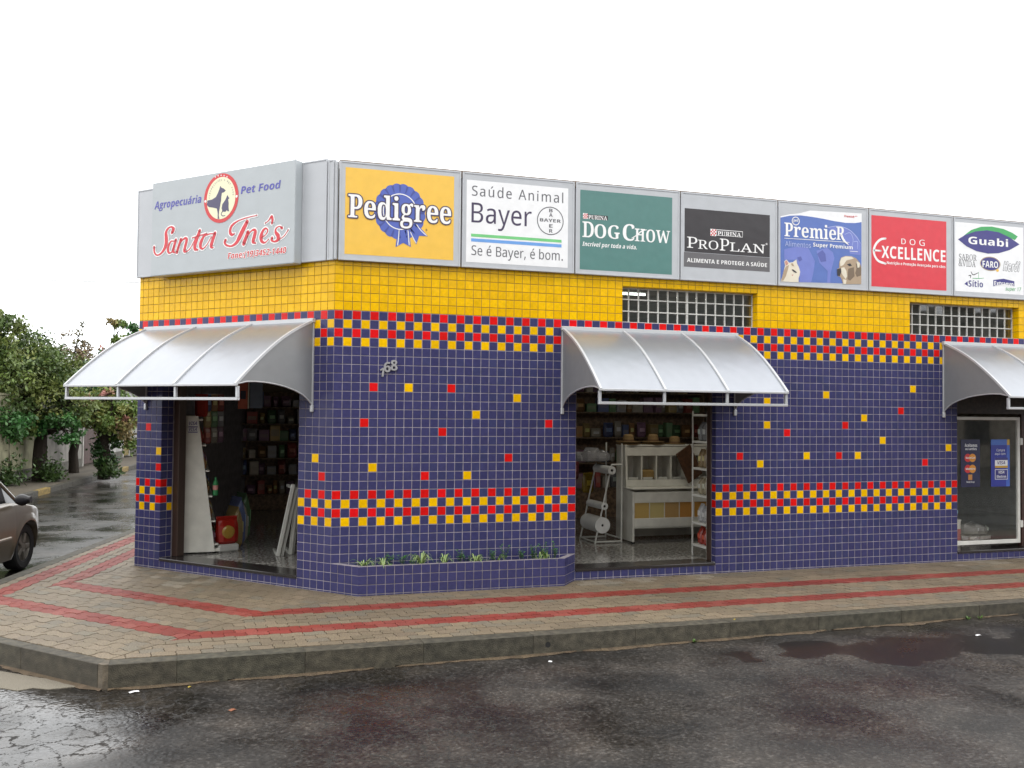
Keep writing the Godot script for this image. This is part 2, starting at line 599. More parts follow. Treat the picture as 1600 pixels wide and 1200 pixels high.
	for r in runs:
		var left: float = r[2]
		var at := 0.0
		while left > 0.02:
			var l := minf(1.0 if r != runs[0] else 1.01, left)
			var ang := atan2(-r[1].y, r[1].x)
			var mb := MB.new()
			mb.col = vary(Color(0.1, 0.09, 0.064), 0.14)
			# local x runs along the kerb; pavement side is -z for the front run
			mb.cbox(Vector3(0.0006, -0.4, -r[3]), Vector3(l - 0.0006, 0.0, 0.0), 0.004)
			var o := put(kerb, "kerb_stone", mb, M.kerb)
			o.position = Vector3(r[0].x + r[1].x * at, rng.randf_range(-0.001, 0.0015), r[0].y + r[1].y * at)
			o.rotation.y = ang
			if r[1].x < -0.5 and r == runs[0]:
				o.rotation.y = 0.0
				o.position.x -= l
			elif r == runs[1]:
				o.rotation.y = ang + PI
				o.position.x += r[1].x * l
				o.position.z += r[1].y * l
			else:
				o.rotation.y = ang + PI
				o.position.x += r[1].x * l
				o.position.z += r[1].y * l
			at += l
			left -= l
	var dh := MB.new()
	dh.col = Color(0.012, 0.012, 0.012)  # flat disc; the hole's inner shade is put into its black colour
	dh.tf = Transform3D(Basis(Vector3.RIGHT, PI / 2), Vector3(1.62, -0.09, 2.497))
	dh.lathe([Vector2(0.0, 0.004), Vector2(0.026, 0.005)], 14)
	put(kerb, "painted_drain_hole", dh, M.rubber)
	var cm := MB.new()
	cm.col = Color(0.2, 0.165, 0.12)
	xz_prism(cm, PackedVector2Array([Vector2(-2.058, 2.497), Vector2(-2.1, 2.497), KA - CH_U * 0.058 + CH_V * 0.003, mitre[0] + Vector2(-0.01, 0.004), Vector2(-2.058, 2.34)]), -0.4, 0.001)
	put(kerb, "corner_stone", cm, M.kerb)

# ---------------------------------------------------------------- far side of the side street
const FK := Vector2(-5.03, -15.33)
const FD := Vector2(0.147, -0.989)
const FN := Vector2(-0.989, -0.147)

func far_at(t: float, off: float) -> Vector3:
	var p := FK + FD * t + FN * off
	return Vector3(p.x, 0, p.y)

func build_far_side() -> void:
	var walk := structure("far_pavement", "far pavement of the side street")
	var mb := MB.new()
	mb.col = Color(0.13, 0.11, 0.085)
	var p := PackedVector2Array()
	for k in [[-14.0, 0.14], [40.0, 0.14], [40.0, 9.0], [-14.0, 9.0]]:
		var q := far_at(k[0], k[1])
		p.append(Vector2(q.x, q.z))
	xz_prism(mb, p, -0.35, -0.06)
	put(walk, "slab", mb, M.plaster)
	for i in 42:
		mb = MB.new()
		mb.col = vary(Color(0.1, 0.09, 0.07), 0.2) if i % 9 != 8 else Color(0.38, 0.26, 0.07)
		mb.cbox(Vector3(0.004, -0.4, 0), Vector3(0.996, -0.055, 0.138), 0.01)
		var o := put(walk, "kerb_stone", mb, M.kerb)
		o.position = far_at(-8.0 + i + 1.0, 0.0)
		o.rotation.y = atan2(FD.y, -FD.x)


# ---------------------------------------------------------------- the shop
var tiles := []      # [distance, kind, wall node, Transform3D (building space), size]
const SCATTER_F := {"r": [[4, 8], [13, 8], [3, 12], [12, 13], [25, 12], [20, 16], [10, 18], [76, 10], [67, 12], [58, 13], [51, 16], [66, 16], [80, 17]],
	"y": [[8, 8], [21, 9], [16, 11], [26, 16], [4, 17], [15, 18], [64, 8], [78, 7], [70, 11], [55, 9], [55, 12], [73, 14], [61, 16], [69, 16], [54, 17], [84, 15]]}
const SCATTER_D := {"r": [[-2, 18], [-31, 13], [-29, 18]], "y": [[-3, 16], [-29, 16]]}

func tile_kind(col: int, row: int, flip: bool, scatter: Dictionary) -> String:
	var even := posmod(col, 2) == 0
	if row < 0: return "yellow_tile"
	if row < 4:
		if row % 2 == 0: return "red_tile" if even else "blue_tile"
		return "blue_tile" if even else "yellow_tile"
	if row >= 20 and row < 24:
		if flip: even = not even
		if row % 2 == 0: return "red_tile" if even else "blue_tile"
		return "blue_tile" if even else "yellow_tile"
	if [col, row] in scatter.get("r", []): return "red_tile"
	if [col, row] in scatter.get("y", []): return "yellow_tile"
	return "blue_tile"

# lays tiles on a face: local x along it, y up, z out
func lay(wall: Node3D, base: Transform3D, x0: float, x1: float, y0: float, y1: float, holes: Array, kind_of: Callable, sight := true) -> void:
	var c0 := int(floor(x0 / TILE + 0.001))
	var c1 := int(ceil(x1 / TILE - 0.001))
	for row in range(int(floor((3.12 - y1) / TILE + 0.001)), int(ceil((3.12 - y0) / TILE - 0.001))):
		for col in range(c0, c1):
			var a := maxf(col * TILE, x0)
			var b := minf((col + 1) * TILE, x1)
			var yb := maxf(3.12 - (row + 1) * TILE, y0)
			var yt := minf(3.12 - row * TILE, y1)
			var skip := false
			for h in holes:
				var ox := minf(b, h[1]) - maxf(a, h[0])
				var oy := minf(yt, h[3]) - maxf(yb, h[2])
				if ox > 0.001 and oy > 0.001:
					if ox >= b - a - 0.012 and oy >= yt - yb - 0.012: skip = true
					elif oy >= yt - yb - 0.012:
						if h[0] > a + 0.001: b = minf(b, h[0])
						else: a = maxf(a, h[1])
					elif ox >= b - a - 0.012:
						if h[2] > yb + 0.001: yt = minf(yt, h[2])
						else: yb = maxf(yb, h[3])
			if skip or b - a < 0.02 or yt - yb < 0.018: continue
			var t := base * Transform3D(Basis.from_euler(Vector3(rng.randf_range(-0.008, 0.008), rng.randf_range(-0.008, 0.008), rng.randf_range(-0.006, 0.006))), Vector3((a + b) * 0.5, (yb + yt) * 0.5, -GLUE))
			var away := t.origin.distance_squared_to(CAM) if sight else 1e6
			tiles.append([away, kind_of.call(col, row), wall, t, Vector2(b - a, yt - yb)])

func tile_shape(mb: MB, size: Vector2) -> void:
	var hx := size.x * 0.5 - 0.0038
	var hy := size.y * 0.5 - 0.0038
	var z1 := 0.0026
	var z2 := 0.004
	var i := 0.002
	var o := [Vector3(-hx, -hy, 0), Vector3(hx, -hy, 0), Vector3(hx, hy, 0), Vector3(-hx, hy, 0)]
	var f := [Vector3(-hx + i, -hy + i, z2), Vector3(hx - i, -hy + i, z2), Vector3(hx - i, hy - i, z2), Vector3(-hx + i, hy - i, z2)]
	mb.quad(f[0], f[1], f[2], f[3])
	for k in 4:
		var k2 := (k + 1) % 4
		var up := Vector3(0, 0, z1)
		mb.quad(o[k] + up, o[k2] + up, f[k2], f[k])
		mb.quad(o[k] - up, o[k2] - up, o[k2] + up, o[k] + up)

func commit_tiles(owner_node: Node3D, list: Array, limit := 300) -> void:
	var tint := {"blue_tile": T_BLUE, "red_tile": T_RED, "yellow_tile": T_YEL}
	list.sort_custom(func(a, b): return a[0] < b[0])
	var count := {}
	var rest := {}
	var shared := {}
	for t in list:
		var kind: String = t[1]
		count[kind] = count.get(kind, 0) + 1
		var variant := rng.randi() % 5
		if count[kind] <= limit and t[0] < 1e5:
			var key := "%s%d%.3f%.3f" % [kind, variant, t[4].x, t[4].y]
			if not shared.has(key):
				var mb := MB.new()
				mb.col = vary(tint[kind], 0.085)
				tile_shape(mb, t[4])
				shared[key] = mb.mesh()
			var o := put(t[2], kind, shared[key], M.tile)
			o.transform = t[2].transform.affine_inverse() * t[3]
		else:
			if not rest.has(kind): rest[kind] = MB.new()
			var mb: MB = rest[kind]
			mb.col = vary(tint[kind], 0.085)
			mb.tf = t[3]
			tile_shape(mb, t[4])
	for kind in rest:
		put(owner_node, kind + "s", rest[kind], M.tile, "stuff")

# solid wall between x0..x1, y0..y1 with rectangular holes
func slab_two(mb: MB, x0: float, x1: float, holes: Array, z0: float, z1: float) -> void:
	mb.col = Color(0.47, 0.43, 0.48)
	slab(mb, x0, x1, -0.3, 3.12, holes, z0, z1)
	mb.col = Color(0.45, 0.27, 0.025)       # brown joint filler between the yellow tiles
	slab(mb, x0, x1, 3.12, 4.7, holes, z0, z1)

func slab(mb: MB, x0: float, x1: float, y0: float, y1: float, holes: Array, z0: float, z1: float) -> void:
	var xs := [x0, x1]
	for h in holes:
		for k in 2:
			if h[k] > x0 and h[k] < x1 and not h[k] in xs: xs.append(h[k])
	xs.sort()
	for i in xs.size() - 1:
		var m: float = (xs[i] + xs[i + 1]) * 0.5
		var cuts := []
		for h in holes:
			if m > h[0] and m < h[1]: cuts.append([h[2], h[3]])
		cuts.sort_custom(func(a, b): return a[0] < b[0])
		var y := y0
		for c in cuts:
			if c[0] > y1 or c[1] < y0: continue
			if c[0] > y: mb.box(Vector3(xs[i], y, z0), Vector3(xs[i + 1], c[0], z1))
			y = maxf(y, c[1])
		if y < y1: mb.box(Vector3(xs[i], y, z0), Vector3(xs[i + 1], y1, z1))

const D1 := [-2.8, -0.5, 0.105, 2.62]     # door in the corner wall (s0, s1, y0, y1)
const D2 := [2.9, 4.8, 0.105, 2.62]
const D3 := [8.6, 10.6, 0.105, 2.62]
const W1 := [3.5, 5.4, 3.12, 3.56]
const W2 := [7.8, 9.7, 3.12, 3.56]
const WALL_IN := -0.2

func grown(h: Array) -> Array:
	return [h[0], h[1] + 0.0045, h[2], h[3] + 0.0045]

func build_shop() -> void:
	var shop := thing("shop_building", "corner shop faced in blue, yellow and red square tiles", "building")
	var dt := Transform3D(Basis(Vector3.UP, DIAG), Vector3.ZERO)
	var grout := Color(0.33, 0.3, 0.33)
	# ---- walls
	var mb := MB.new()
	mb.col = grout
	slab_two(mb, 0.0, 13.4, [grown(D2), grown(D3), grown(W1), grown(W2)], WALL_IN, -GLUE)
	var front := put(shop, "front_wall", mb, M.grout)
	mb = MB.new()
	mb.col = grout
	slab_two(mb, -3.27, 0.0, [[D1[0] - 0.0045, D1[1], D1[2], D1[3]]], WALL_IN, -GLUE)
	var corner := put(shop, "corner_wall", mb, M.grout)
	corner.transform = dt
	mb = MB.new()
	mb.col = Color(0.3, 0.28, 0.3)
	mb.box(Vector3(0, -0.3, WALL_IN), Vector3(8.4, 4.7, -GLUE))
	var side := put(shop, "side_wall", mb, M.grout)
	# side wall runs from the far end of the corner wall along the side street
	var e := dt * Vector3(-3.27, 0, 0)
	side.transform = Transform3D(Basis(Vector3(-SD_U.x, 0, -SD_U.y), Vector3.UP, Vector3(-SD_V.x, 0, -SD_V.y)), Vector3(e.x, 0, e.z) + Vector3(SD_U.x, 0, SD_U.y) * 8.4)
	mb = MB.new()
	mb.col = Color(0.42, 0.36, 0.28)
	mb.box(Vector3(-0.8, -0.3, -8.6), Vector3(13.4, 4.7, -8.4))
	put(shop, "back_wall", mb, M.plaster)
	mb = MB.new()
	mb.col = Color(0.42, 0.36, 0.28)
	mb.box(Vector3(13.4, -0.3, -8.6), Vector3(13.6, 4.7, 0.0))
	put(shop, "end_wall", mb, M.plaster)
	var plan := PackedVector2Array([Vector2(0.05, -0.1), Vector2(13.45, -0.1), Vector2(13.45, -8.5), Vector2(-0.55, -8.5), Vector2(-2.08, -2.5)])
	mb = MB.new()
	mb.col = Color(0.55, 0.5, 0.43)
	xz_prism(mb, plan, 3.8, 3.95)
	put(shop, "ceiling", mb, M.plaster)
	mb = MB.new()
	mb.col = Color(0.1, 0.095, 0.09)
	xz_prism(mb, plan, -0.3, 0.125)
	put(shop, "floor_bed", mb, M.mortar)
	# ---- floor tiles, laid where they can be seen through the doors
	var fm := MB.new()
	var ft := {}
	for i in range(-5, 16):
		for j in range(0, 12):
			var x := i * 0.42
			var z := -0.14 - j * 0.42
			var inside := true
			for q in [[x, z], [x + 0.42, z], [x, z - 0.42], [x + 0.42, z - 0.42]]:
				if not Geometry2D.is_point_in_polygon(Vector2(q[0], q[1]), plan): inside = false
			if not inside: continue
			var v := rng.randi() % 4
			if not ft.has(v):
				var b := MB.new()
				b.col = vary(Color(0.6, 0.58, 0.54), 0.06)
				b.cbox(Vector3(-0.2085, -0.01, -0.2085), Vector3(0.2085, 0.0, 0.2085), 0.0015)
				ft[v] = b.mesh()
			var o := put(shop, "floor_tile", ft[v], M.floor)
			o.position = Vector3(x + 0.21, 0.138, z - 0.21)
	# floor beyond the single tiles and at the slanted edge
	fm.col = Color(0.55, 0.53, 0.5)
	xz_prism(fm, plan, 0.126, 0.1315)
	put(shop, "floor_edge", fm, M.floor)
	# ---- tiles
	var ff := func(col, row): return tile_kind(col, row, col >= 48, SCATTER_F)
	var fd := func(col, row): return tile_kind(col, row, col <= -28, SCATTER_D)
	lay(front, Transform3D(), 0.0, 13.4, 0.0, 3.72, [D2, D3, W1, W2], ff)
	lay(corner, dt, -3.27, 0.0, 0.0, 3.72, [D1], fd)
	# reveals of the doors (tile returns) and of the windows
	var dj := dt * Transform3D(Basis(Vector3.UP, PI / 2), Vector3(-2.8, 0, 0))
	lay(corner, dj, 0.0, 0.18, 0.14, 2.62, [], func(c, r): return tile_kind(c + 1, r, true, {}))
	lay(front, Transform3D(Basis(Vector3.UP, -PI / 2), Vector3(4.8, 0, 0)), -0.1, 0.0, 0.14, 2.62, [], func(c, r): return tile_kind(c, r, true, {}))
	lay(front, Transform3D(Basis(Vector3.UP, -PI / 2), Vector3(10.6, 0, 0)), -0.16, 0.0, 0.14, 2.62, [], func(c, r): return tile_kind(c, r, true, {}))
	for w in [W1, W2]:
		lay(front, Transform3D(Basis(Vector3.UP, -PI / 2), Vector3(w[1], 0, 0)), -0.13, 0.0, w[2], w[3], [], func(_c, _r): return "yellow_tile")
		lay(front, Transform3D(Basis(Vector3.RIGHT, PI / 2), Vector3(0, w[3], 0)), w[0], w[1], -0.13, 0.0, [], func(_c, _r): return "yellow_tile", true)
	commit_tiles(shop, tiles)
	# ---- thresholds
	for k in [[D1, corner], [D2, front], [D3, front]]:
		mb = MB.new()
		mb.col = Color(0.045, 0.042, 0.04)
		mb.cbox(Vector3(k[0][0] + 0.002, 0.106, -0.34), Vector3(k[0][1] - 0.002, 0.14, 0.012), 0.006)
		put(k[1], "threshold", mb, M.granite)
	# ---- steel shutter guides (brown) at the door sides
	for k in [[corner, D1[0] + 0.004, 0.1, -0.3, -0.185], [corner, D1[1] - 0.02, 0.015, -0.26, -0.19], [front, D2[1] - 0.014, 0.016, -0.2, -0.104], [front, D2[0] + 0.002, 0.03, -0.29, -0.205]]:
		mb = MB.new()
		mb.col = Color(0.05, 0.03, 0.022)
		mb.cbox(Vector3(k[1], 0.14, k[3]), Vector3(k[1] + k[2], 2.9, k[4]), 0.006)
		put(k[0], "shutter_guide", mb, M.plastic)
	for k in [[corner, D1], [front, D2], [front, D3]]:
		mb = MB.new()
		mb.col = Color(0.06, 0.04, 0.03)
		mb.cbox(Vector3(k[1][0] - 0.1, 2.5, -0.55), Vector3(k[1][1] + 0.1, 2.9, -0.21), 0.02)
		put(k[0], "shutter_box", mb, M.plastic)
	# ---- grille windows
	for w in [W1, W2]:
		var win := Node3D.new()
		win.name = "window"
		shop.add_child(win, true)
		var z := -0.125
		var ww: float = w[1] - w[0]
		var wh: float = w[3] - w[2]
		var cw := ww / 14.0
		var chh := wh / 3.0
		win.position = Vector3(w[0], w[2], z)
		var wc := Color(0.6, 0.6, 0.57)
		for i in 15:
			var t := 0.008 if i != 7 else 0.014
			bar(win, "grille_bar", Vector3(i * cw - t + (t if i == 0 else 0.0), 0.002, -0.012), Vector3(i * cw + t - (t if i == 14 else 0.0), wh - 0.002, 0.012), wc, M.white, 0.003)
		for j in 4:
			bar(win, "grille_rail", Vector3(0.002, clampf(j * chh - 0.008, 0.0, wh - 0.016), -0.0155), Vector3(ww - 0.002, clampf(j * chh + 0.008, 0.016, wh), 0.0155), wc, M.white, 0.003)
		var pane := MB.new()
		pane.cbox(Vector3(-cw * 0.5 + 0.009, -chh * 0.5 + 0.009, -0.002), Vector3(cw * 0.5 - 0.009, chh * 0.5 - 0.009, 0.002), 0.0006)
		var pm := pane.mesh()
		for i in 14:
			for j in 3:
				var o := put(win, "pane", pm, M.glass)
				o.position = Vector3((i + 0.5) * cw, (j + 0.5) * chh, 0.0)
				o.rotation = Vector3(rng.randf_range(-0.01, 0.01), rng.randf_range(-0.01, 0.01), 0)
	# ---- parapet flashing seen as a thin brown line over the signs
	bar(shop, "flashing", Vector3(0.03, 4.702, -0.21), Vector3(13.5, 4.79, 0.05), Color(0.16, 0.11, 0.08), M.matte, 0.003)
	# ---- house number
	var num := thing("house_number", "grey metal street number fixed to the blue tiled wall", "number", Vector3(0.5, 2.39, 0.002))
	var k := 0
	for d in [["1", 0.012, 0.0, 0.1], ["6", 0.06, 0.05, 0.115], ["8", 0.135, 0.07, 0.12]]:
		var tm := TextMesh.new()
		tm.text = d[0]
		tm.font = FONT.sans_bold
		tm.font_size = 64
		tm.pixel_size = 0.01
		tm.depth = 0.12
		var st := glyph_arrays(tm)
		var bb: AABB = st[1]
		var s: float = d[3] / bb.size.y
		var mi := put(num, "digit", st[0], M.alu)
		mi.transform = Transform3D(Basis(Vector3.BACK, -0.12 if k == 0 else 0.0).scaled(Vector3(s, s, s)), Vector3(d[1], d[2], 0.01) - Vector3(bb.position.x, bb.position.y, 0) * s)
		k += 1

func glyph_arrays(tm: TextMesh) -> Array:
	var arr := tm.get_mesh_arrays()
	var bb := AABB()
	var pv: PackedVector3Array = arr[Mesh.ARRAY_VERTEX]
	bb.position = pv[0]
	for p in pv: bb = bb.expand(p)
	var m := ArrayMesh.new()
	var cols := PackedColorArray()
	cols.resize(pv.size())
	cols.fill(Color(0.36, 0.36, 0.37))
	arr[Mesh.ARRAY_COLOR] = cols
	m.add_surface_from_arrays(Mesh.PRIMITIVE_TRIANGLES, arr)
	return [m, bb]


# ---------------------------------------------------------------- signs: flat print gathered in s.art, lettering in s.text
class Sign:
	var node: Node3D
	var art := MB.new()
	var text := MB.new()
	var z := 0.0

const LAYER := 0.0012

func print_shape(s: Sign, col: Color, xy: Array, layer: int) -> void:
	var p := PackedVector2Array()
	for i in range(0, xy.size(), 2): p.append(Vector2(xy[i], xy[i + 1]))
	s.art.col = col
	s.art.flat(p, s.z + layer * LAYER)

func print_disc(s: Sign, col: Color, cx: float, cy: float, rx: float, ry: float, layer: int, ring := 0.0, lobes := 0) -> void:
	s.art.col = col
	var cnt := 160 if lobes else 56
	var z := s.z + layer * LAYER
	for i in cnt:
		var q := []
		for k in 2:
			var t := TAU * (i + k) / cnt
			var f := 1.0 if lobes == 0 else 0.965 + 0.04 * absf(sin(lobes * 0.5 * t))
			q.append(Vector3(cx + rx * f * cos(t), cy + ry * f * sin(t), z))
			q.append(Vector3(cx + (rx - ring) * cos(t), cy + (ry - ring) * sin(t), z))
		if ring > 0.0: s.art.quad(q[1], q[0], q[2], q[3])
		else: s.art.tri(Vector3(cx, cy, z), q[0], q[2])

func print_pleats(s: Sign, col: Color, cx: float, cy: float, rx: float, ry: float, layer: int) -> void:
	s.art.col = col
	for i in 20:
		var t := TAU * i / 20
		var q := []
		for k in [[0.7, -0.025], [0.95, -0.045], [0.95, 0.05], [0.7, 0.03]]:
			q.append(Vector3(cx + rx * k[0] * cos(t + k[1]), cy + ry * k[0] * sin(t + k[1]), s.z + layer * LAYER))
		s.art.quad(q[0], q[1], q[2], q[3])

func print_checks(s: Sign, x0: float, y0: float, x1: float, y1: float, layer: int) -> void:
	for i in 4:
		for j in 4:
			if (i + j) % 2 == 0:
				var a := lerpf(x0, x1, i / 4.0)
				var b := lerpf(x0, x1, (i + 1) / 4.0)
				var c := lerpf(y0, y1, j / 4.0)
				var d := lerpf(y0, y1, (j + 1) / 4.0)
				print_shape(s, RED_PRINT, [a, c, b, c, b, d, a, d], layer)

# a brush stroke through points (x, y, width)
func print_stroke(s: Sign, col: Color, xyw: Array, layer: int, grow := 0.0, fat := 1.0) -> void:
	s.art.col = col
	var z := s.z + layer * LAYER
	var pts := []
	var n := xyw.size() / 3
	for i in n - 1:
		var p := []
		for k in [i - 1, i, i + 1, i + 2]:
			var j := clampi(k, 0, n - 1) * 3
			p.append(Vector3(xyw[j], xyw[j + 1], xyw[j + 2] * fat))
		for e in 6:
			pts.append(p[1].cubic_interpolate(p[2], p[0], p[3], e / 6.0))
	pts.append(Vector3(xyw[-3], xyw[-2], xyw[-1] * fat))
	var l := []
	var r := []
	for i in pts.size():
		var a: Vector3 = pts[maxi(i - 1, 0)]
		var b: Vector3 = pts[mini(i + 1, pts.size() - 1)]
		var d := Vector2(b.x - a.x, b.y - a.y).normalized()
		var o := Vector3(-d.y, d.x, 0) * (maxf(pts[i].z, 0.002) + grow) * 0.5
		var c := Vector3(pts[i].x, pts[i].y, z)
		l.append(c + o)
		r.append(c - o)
	for i in pts.size() - 1:
		s.art.tri(r[i], r[i + 1], l[i + 1], Vector3.BACK, Vector3.BACK, Vector3.BACK)
		s.art.tri(r[i], l[i + 1], l[i], Vector3.BACK, Vector3.BACK, Vector3.BACK)
	for i in [0, pts.size() - 1]:
		var rad: float = (maxf(pts[i].z, 0.002) + grow) * 0.5
		var c := Vector3(pts[i].x, pts[i].y, z)
		for k in 12:
			s.art.tri(c, c + Vector3(cos(TAU * k / 12), sin(TAU * k / 12), 0) * rad, c + Vector3(cos(TAU * (k + 1) / 12), sin(TAU * (k + 1) / 12), 0) * rad)

func text_mesh(t: String, font: Font, gap := 0.0) -> TextMesh:
	var tm := TextMesh.new()
	if gap > 0.0:
		var fv := FontVariation.new()
		fv.base_font = font
		fv.spacing_glyph = int(gap)
		font = fv
	tm.text = t
	tm.font = font
	tm.font_size = 64
	tm.pixel_size = 0.01
	tm.depth = 0.0
	tm.curve_step = 1.0
	tm.horizontal_alignment = HORIZONTAL_ALIGNMENT_LEFT
	return tm

# writes text with its baseline at (x, y), its first letter `tall` high and the whole `wide` across
func write(s: Sign, t: String, font: String, col: Color, x: float, y: float, tall: float, wide: float, layer: int, slant := 0.0, edge := 0.0, edge_col := WHITE, gap := 0.0) -> void:
	var tm := text_mesh(t, FONT[font], gap)
	var arr := tm.get_mesh_arrays()
	var pv: PackedVector3Array = arr[Mesh.ARRAY_VERTEX]
	var ix: PackedInt32Array = arr[Mesh.ARRAY_INDEX]
	if pv.is_empty(): return
	var first: PackedVector3Array = text_mesh(t[0], FONT[font]).get_mesh_arrays()[Mesh.ARRAY_VERTEX]
	var lo := INF
	var hi := -INF
	for p in first:
		lo = minf(lo, p.y)
		hi = maxf(hi, p.y)
	var l := INF
	var r := -INF
	for p in pv:
		l = minf(l, p.x)
		r = maxf(r, p.x)
	var sy := tall / (hi - lo)
	var sx := wide / (r - l)
	var out := PackedVector3Array()
	for p in pv:
		var h := (p.y - lo) * sy
		out.append(Vector3(x + (p.x - l) * sx + slant * (h - tall * 0.5), y + h, 0))
	var passes := []
	if edge > 0.0:
		for k in 12: passes.append([Vector3(cos(TAU * k / 12) * edge, sin(TAU * k / 12) * edge, s.z + (layer - 1) * LAYER - k * 0.00002), edge_col])
	passes.append([Vector3(0, 0, s.z + layer * LAYER), col])
	for q in passes:
		s.text.col = q[1]
		for i in range(0, ix.size(), 3):
			var a: Vector3 = out[ix[i]] + q[0]
			var b: Vector3 = out[ix[i + 1]] + q[0]
			var c: Vector3 = out[ix[i + 2]] + q[0]
			if (b - a).cross(c - a).z < 0: s.text.tri(a, c, b)
			else: s.text.tri(a, b, c)

func write_ring(s: Sign, t: String, col: Color, cx: float, cy: float, rx: float, ry: float, tall: float, layer: int) -> void:
	for i in t.length():
		if t[i] == " ": continue
		var a := PI * 0.99 - (i + 0.5) / t.length() * PI * 0.98
		var was := s.text.tf
		var at := Vector3(cx + rx * cos(a), cy + ry * sin(a), 0)
		s.text.tf = Transform3D(Basis(Vector3.BACK, a - PI / 2), at)
		write(s, t[i], "sans", col, -tall * 0.3, -tall * 0.5, tall, tall * 0.6, layer)
		s.text.tf = was

func sign_panel(called: String, label: String, at: Vector3, turn: float, wide: float, low: float, high: float, thick: float, group: String) -> Sign:
	var s := Sign.new()
	s.node = thing(called, label, "sign", at, turn, group)
	# a folded sheet-metal tray: face, and a raised lip round it
	var grey := Color(0.47, 0.49, 0.52)
	var b := MB.new()
	b.col = vary(grey, 0.02)
	b.cbox(Vector3(0.008, low, 0.004), Vector3(wide - 0.008, high, thick), 0.006)
	put(s.node, "panel", b, M.sign)
	for k in [[0.008, 0.03], [wide - 0.03, wide - 0.008]]:
		bar(s.node, "edge_fold", Vector3(k[0] + 0.001, low + 0.001, thick - 0.004), Vector3(k[1] - 0.001, high - 0.001, thick + 0.006), grey, M.sign, 0.003)
	bar(s.node, "edge_fold", Vector3(0.03, low + 0.001, thick - 0.004), Vector3(wide - 0.03, low + 0.02, thick + 0.006), grey, M.sign, 0.003)
	bar(s.node, "edge_fold", Vector3(0.03, high - 0.02, thick - 0.004), Vector3(wide - 0.03, high - 0.001, thick + 0.006), grey, M.sign, 0.003)
	s.z = thick
	return s

func close_sign(s: Sign) -> void:
	if s.art.v.size(): put(s.node, "artwork", s.art, M.print)
	if s.text.v.size(): put(s.node, "lettering", s.text, M.print)

func build_signs() -> void:
	var G := "sign panels along the top of the shop"
	var list := [
		["golden sign panel with a blue rosette ribbon behind white lettering", art_rosette],
		["white sign panel with green and blue stripes and a round lettered mark", art_stripes],
		["teal green sign panel with white capitals and a small slogan", art_teal],
		["black and grey sign panel with white serif capitals", art_black],
		["blue sign panel with a white cat and a tan dog", art_pets],
		["plain red sign panel with white lettering and a curved capital", art_red],
		["white sign panel with a dark blue eye-shaped mark and five small logos", art_eye]]
	for i in 9:
		var at := Vector3(0.02 + i * 1.41, 3.67, 0.0)
		if i < list.size():
			var s := sign_panel("sign_panel", list[i][0], at, 0, 1.41, 0.0, 1.105, 0.06, G)
			list[i][1].call(s)
			close_sign(s)
		else:
			sign_panel("sign_panel", "blank silver sign panel past the one with five small logos", at, 0, 1.41, 0.0, 1.105, 0.06, G)
	# corner wall: backing panels and the projecting box
	var dt := Basis(Vector3.UP, DIAG)
	var strip := sign_panel("backing_panel", "narrow blank silver strip at the building corner", dt * Vector3(-0.085, 0, 0) + Vector3(0, 3.67, 0), DIAG, 0.1, 0.0, 1.12, 0.045, "blank silver panels")
	bar(strip.node, "corner_bead", Vector3(0.0925, 0.004, 0.004), Vector3(0.128, 1.1, 0.04), Color(0.44, 0.46, 0.49), M.sign, 0.008)
	sign_panel("backing_panel", "blank silver panel between the shop name box and the corner strip", dt * Vector3(-0.47, 0, 0) + Vector3(0, 3.67, 0), DIAG, 0.385, 0.0, 1.14, 0.045, "blank silver panels")
	sign_panel("backing_panel", "blank silver panel edge showing behind the shop name box", dt * Vector3(-3.29, 0, 0) + Vector3(0, 3.67, 0), DIAG, 2.82, 0.0, 1.125, 0.045, "blank silver panels")
	var s := Sign.new()
	s.node = thing("shop_sign_box", "big projecting silver box sign with red script shop name and pet emblem", "sign", Vector3(0, 3.67, 0), DIAG)
	var b := MB.new()
	b.col = Color(0.43, 0.465, 0.49)
	b.cbox(Vector3(-2.85, -0.02, 0.052), Vector3(-0.452, 1.146, 0.17), 0.006)
	put(s.node, "box", b, M.sign)
	for k in 3:
		bar(s.node, "soffit_sheet", Vector3(-2.84 + k * 0.795, -0.024, 0.056), Vector3(-2.84 + (k + 1) * 0.795 - 0.006, -0.0205, 0.166), Color(0.45, 0.43, 0.38), M.sign, 0.001)
	s.z = 0.1705
	art_corner(s)
	close_sign(s)
	# a small bird-spike stub on the box's top corner
	bar(s.node, "bolt", Vector3(-0.5, 1.1465, 0.12), Vector3(-0.48, 1.166, 0.14), Color(0.4, 0.4, 0.4), M.alu, 0.003)

